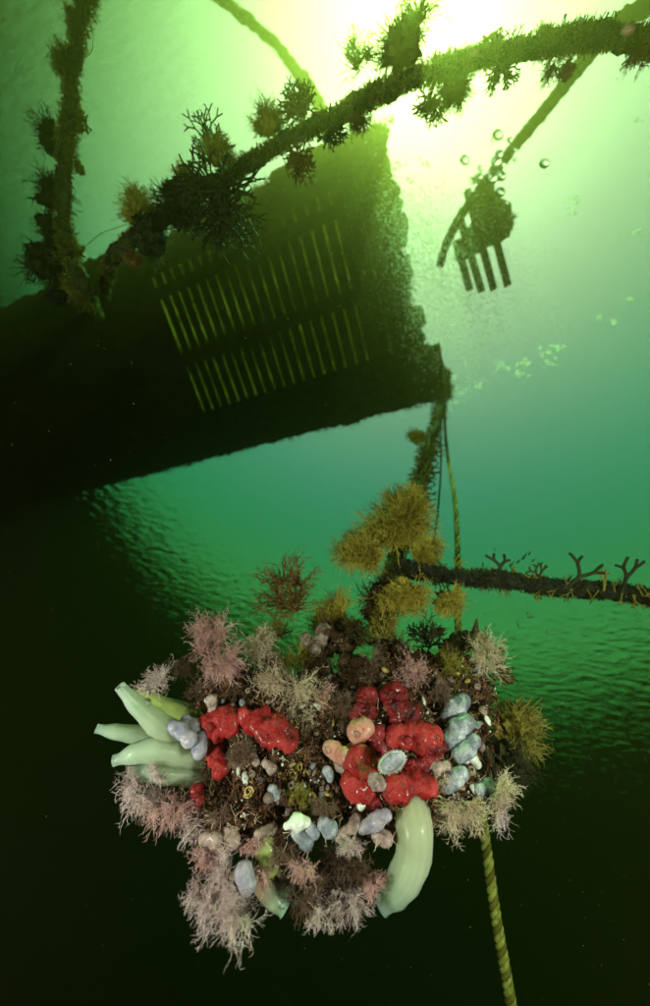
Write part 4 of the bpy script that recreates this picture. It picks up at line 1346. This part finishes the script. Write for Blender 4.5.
# ------------------------------------------------------------------ hanging grating, bubbles, fish
gb = P(480, 228, 1.9)
root = empty('hanging_grating', gb, 'small overgrown wooden grating with hanging bars, right of the platform beside the bubbles', 'grating')
for (x0, y0, x1, y1) in ((480, 178, 508, 286), (467, 190, 494, 290), (459, 215, 482, 292), (456, 240, 470, 290)):
    a = P(x0, y0, 1.86); b = P(x1, y1, 1.98)
    mb = MB()
    ax = (b - a) / 2
    s1 = ax.cross(AXB).normalized()
    mb.box((a + b) / 2, ax, s1 * 0.0135, ax.normalized().cross(s1) * 0.0135)
    mb.build('bar', m_beam, root, gb, smooth=False)
mb = MB()
for (x, y, r) in ((494, 218, 15), (487, 206, 12), (484, 230, 15), (474, 241, 12), (501, 229, 10), (464, 252, 8), (488, 194, 7)):
    c = P(x, y, 1.92)
    lump(mb, c, AXR * px(c, r), AXU * px(c, r * .9), AXB * px(c, r), 4, 0.22, 2.0, x, 0.15)
mb.build('growth', m_slime, root, gb)
mb = MB()
for (x, y, r) in ((494, 218, 17), (484, 232, 17), (472, 244, 13), (511, 222, 9), (476, 180, 8), (462, 254, 10)):
    bush(mb, P(x, y, 1.9), AXB, px(gb, r), 90, 0.003, 1.0, 0.5, 2)
mb.build('weed_coat', m_olive, root, gb, smooth=False, kind='stuff')

# growth hanging from the platform edges
mb = MB()
random.seed(3)
def edge_fuzz(u0, v0, u1, v1, n, L, z):
    for _ in range(n):
        k = random.random()
        p = uv(u0 + (u1 - u0) * k, v0 + (v1 - v0) * k, z - rnd(0, 0.03))
        w = 0.5 + 1.2 * abs(noise.noise(p * 5))
        o = (PU * (v1 - v0) - PV * (u1 - u0)).normalized()
        filament(mb, p, (-UZ * 0.7 - o * rnd(-0.6, 1.0) + rvec() * 0.5).normalized(), L * w * rnd(0.4, 1), 0.004, 3, 0.5)
edge_fuzz(0.08, 0.30, -3.0, 0.30, 1500, 0.07, -0.12)
edge_fuzz(-0.04, -1.15, -0.04, 0.05, 900, 0.09, -0.03)
edge_fuzz(-3.0, -1.16, 0.06, -1.14, 1300, 0.08, -0.05)
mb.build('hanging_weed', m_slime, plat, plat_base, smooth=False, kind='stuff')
mb = MB()
for _ in range(8500):
    u_, v_ = rnd(-1.8, 0.0), rnd(-1.05, 0.0)
    if noise.noise(Vector((u_ * 5, v_ * 5, 0))) < -0.15 * (1 + u_):
        continue
    filament(mb, uv(u_, v_, 0.034), (-UZ + rvec() * 1.3).normalized(), rnd(0.02, 0.055), 0.0022, 2, 0.5)
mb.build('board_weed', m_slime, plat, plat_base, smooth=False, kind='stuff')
mb = MB()
for k in range(26):
    u = -0.95 + 0.95 * random.random()
    p = uv(u, -1.12 + rnd(-0.04, 0.05), -0.06)
    lump(mb, p, PU * rnd(.05, .09), PV * rnd(.03, .06), UZ * rnd(.03, .06), 3, 0.3, 2, k, 0.1)
for k in range(22):
    p = uv(-0.06 + rnd(-.04, .03), rnd(-1.1, 0.1), -0.06)
    lump(mb, p, PU * rnd(.03, .07), PV * rnd(.05, .1), UZ * rnd(.03, .07), 3, 0.3, 2, k + 40, 0.1)
mb.build('sponge_growth', m_slime, plat, plat_base, kind='stuff')

m_glass, nt, out = new_mat('air_bubble')
g = nt.nodes.new('ShaderNodeBsdfGlass')
g.inputs['IOR'].default_value = 0.75
g.inputs['Roughness'].default_value = 0.0
nt.links.new(g.outputs[0], out.inputs['Surface'])
m_fizz, nt, out = new_mat('tiny_air_bubbles')
a_ = nt.nodes.new('ShaderNodeBsdfTranslucent'); a_.inputs['Color'].default_value = (0.95, 0.95, 0.92, 1)
b_ = nt.nodes.new('ShaderNodeBsdfTransparent')
m_ = nt.nodes.new('ShaderNodeMixShader'); m_.inputs[0].default_value = 0.45
nt.links.new(a_.outputs[0], m_.inputs[1]); nt.links.new(b_.outputs[0], m_.inputs[2]); nt.links.new(m_.outputs[0], out.inputs['Surface'])

random.seed(17)
for (x, y, r, lab) in ((498, 135, 4.5, 'large clear bubble above the knot of bubbles on the slanting rope'), (510, 140, 2.6, 'small bubble just left of the slanting rope, near the top bubble'),
                       (465, 160, 4.2, 'clear round bubble alone at the left of the slanting rope'), (499.5, 154, 3.6, 'bubble on the slanting rope, upper one of the knot'),
                       (496.5, 162, 4.8, 'wide bubble lying on the slanting rope in the middle of the knot'), (503, 164, 2.6, 'small bubble right of the wide bubble on the rope'),
                       (491.5, 178, 5.6, 'largest flattened bubble at the lower left of the knot'), (501, 176, 4.6, 'tall bubble right of the largest flattened bubble'),
                       (500.5, 192, 4.4, 'lowest bubble of the knot, below the slanting rope'), (544.5, 163.5, 4.4, 'clear oval bubble alone at the right of the slanting rope'),
                       (480, 168, 2.3, 'tiny bubble between the lone left bubble and the knot'), (515, 150, 2.2, 'tiny bubble at the right edge of the slanting rope'),
                       (515, 160, 1.8, 'tiny bubble lower right of the slanting rope'), (507, 203, 1.8, 'tiny bubble below the knot over the grating'),
                       (480, 177, 2.6, 'small bubble touching the left side of the rope beside the largest one'), (493, 140, 1.8, 'tiny bubble touching the large top bubble')):
    c = P(x, y, 1.42)
    s = px(c, r * 1.2)
    mb = MB()
    lump(mb, c, AXR * s, AXU * s, UZ * s * rnd(0.75, 0.95), 3, 0.06, 0.9, x)
    mb.build('bubble', m_glass, base=c, label=lab, cat='bubble', group='air bubbles around the slanting rope')

mb = MB()
ic_v, ic_f = ICO[1]
def speck(p, s):
    mb.add([p + v * s for v in ic_v], ic_f)
for (x, y, sx, sy, n, s0, s1, d0, d1) in ((405, 235, 22, 34, 4500, .0012, .0034, 1.3, 2.1), (440, 290, 30, 30, 5000, .0012, .003, 1.5, 2.1), (440, 235, 26, 34, 3500, .001, .0028, 1.5, 2.0), (470, 305, 42, 38, 4500, .001, .0026, 1.4, 2.1),
                                          (400, 215, 35, 40, 300, .001, .0024, 1.3, 1.9), (490, 250, 40, 45, 1500, .001, .0022, 1.3, 2.0)):
    for _ in range(n):
        speck(P(random.gauss(x, sx), random.gauss(y, sy), rnd(d0, d1)), rnd(s0, s1) * 0.9)
mb.build('bubble_cloud', m_fizz, kind='stuff', label='cloud of tiny glinting bubbles between the platform and the grating')
mb = MB()
for (x, y, r, n) in ((560, 347, 7, 10), (545, 352, 8, 9), (522, 362, 6, 12), (523, 373, 8, 12), (502, 368, 9, 12), (552, 362, 6, 8), (480, 382, 8, 10), (462, 391, 6, 8), (447, 405, 9, 10), (455, 378, 5, 5),
                     (630, 300, 4, 5), (612, 322, 5, 5), (600, 318, 5, 4), (575, 200, 6, 7), (572, 212, 5, 4), (638, 232, 6, 7), (640, 120, 5, 3), (400, 166, 9, 7), (425, 163, 8, 7), (410, 180, 8, 5), (440, 340, 14, 10), (420, 320, 12, 9)):
    for _ in range(n):
        speck(PZ(random.gauss(x, r * .5), random.gauss(y, r * .35), -0.03 - rnd(0, 0.03)), rnd(0.004, 0.012))
mb.build('surface_foam', m_fizz, kind='stuff', label='scattered foam bubbles under the water surface right of the platform')
# drifting particles in the water
mb = MB()
for _ in range(1100):
    x, y = rnd(-20, 670), rnd(-20, 1010)
    d = rnd(0.35, 2.0)
    speck(P(x, y, d), rnd(0.0004, 0.0011) * d)
mb.build('drifting_specks', m_pale, kind='stuff', label='tiny drifting specks in the water')

m_fish = pmat('dark_tiny_fish', (0.02, 0.025, 0.012), (0.06, 0.06, 0.03), scale=200, rough=0.4, bump=0)
random.seed(2)
for (x, y, dx, dy, L, lab) in ((483, 565, .1, 1, 6, 'up'), (495, 550, .1, 1, 4, 'up'), (512, 564, .7, -.8, 8, 'up'), (519, 561, .7, -.7, 7, 'up'), (525, 556, .6, -.9, 9, 'up'), (530, 553, .5, -.9, 6, 'up'), (534, 560, .8, -.6, 6, 'up'),
                              (531, 617, 1, -.15, 8, 'lo'), (518, 625, .3, 1, 6, 'lo'), (528, 613, .7, -.9, 5, 'lo'), (547, 632, .4, 1, 4, 'lo'), (545, 613, 1, -.2, 4, 'lo'), (586, 636, 1, .5, 6, 'lo'), (632, 670, 1, .3, 5, 'lo'), (486, 614, 1, 0, 4, 'lo')):
    c = P(x, y, 0.95)
    d = imgdir(dx, dy, 0.05)
    l = px(c, L) / 2
    s = d.cross(AXB).normalized()
    b = d.cross(s).normalized()
    mb = MB()
    pts = [c + d * l * k for k in (-1, -0.8, -0.4, 0.1, 0.45, 0.62)]
    mb.tube(pts, [l * k for k in (0.04, 0.16, 0.24, 0.19, 0.09, 0.05)], 6)
    e = c + d * l * 0.6
    th = b * l * 0.02
    mb.add([e + th, e + d * l * .42 + s * l * .24 + th, e + d * l * .25 + th, e + d * l * .42 - s * l * .24 + th,
            e - th, e + d * l * .42 + s * l * .24 - th, e + d * l * .25 - th, e + d * l * .42 - s * l * .24 - th],
           [(0, 1, 2), (0, 2, 3), (6, 5, 4), (7, 6, 4), (0, 4, 5, 1), (1, 5, 6, 2), (2, 6, 7, 3), (3, 7, 4, 0)])
    mb.build('tiny_fish', m_fish, base=c, group='tiny fish right of the block', cat='fish',
             label='tiny dark slender fish hovering just above the black side rope' if lab == 'up' else 'tiny dark slender fish in the green water below the black side rope')
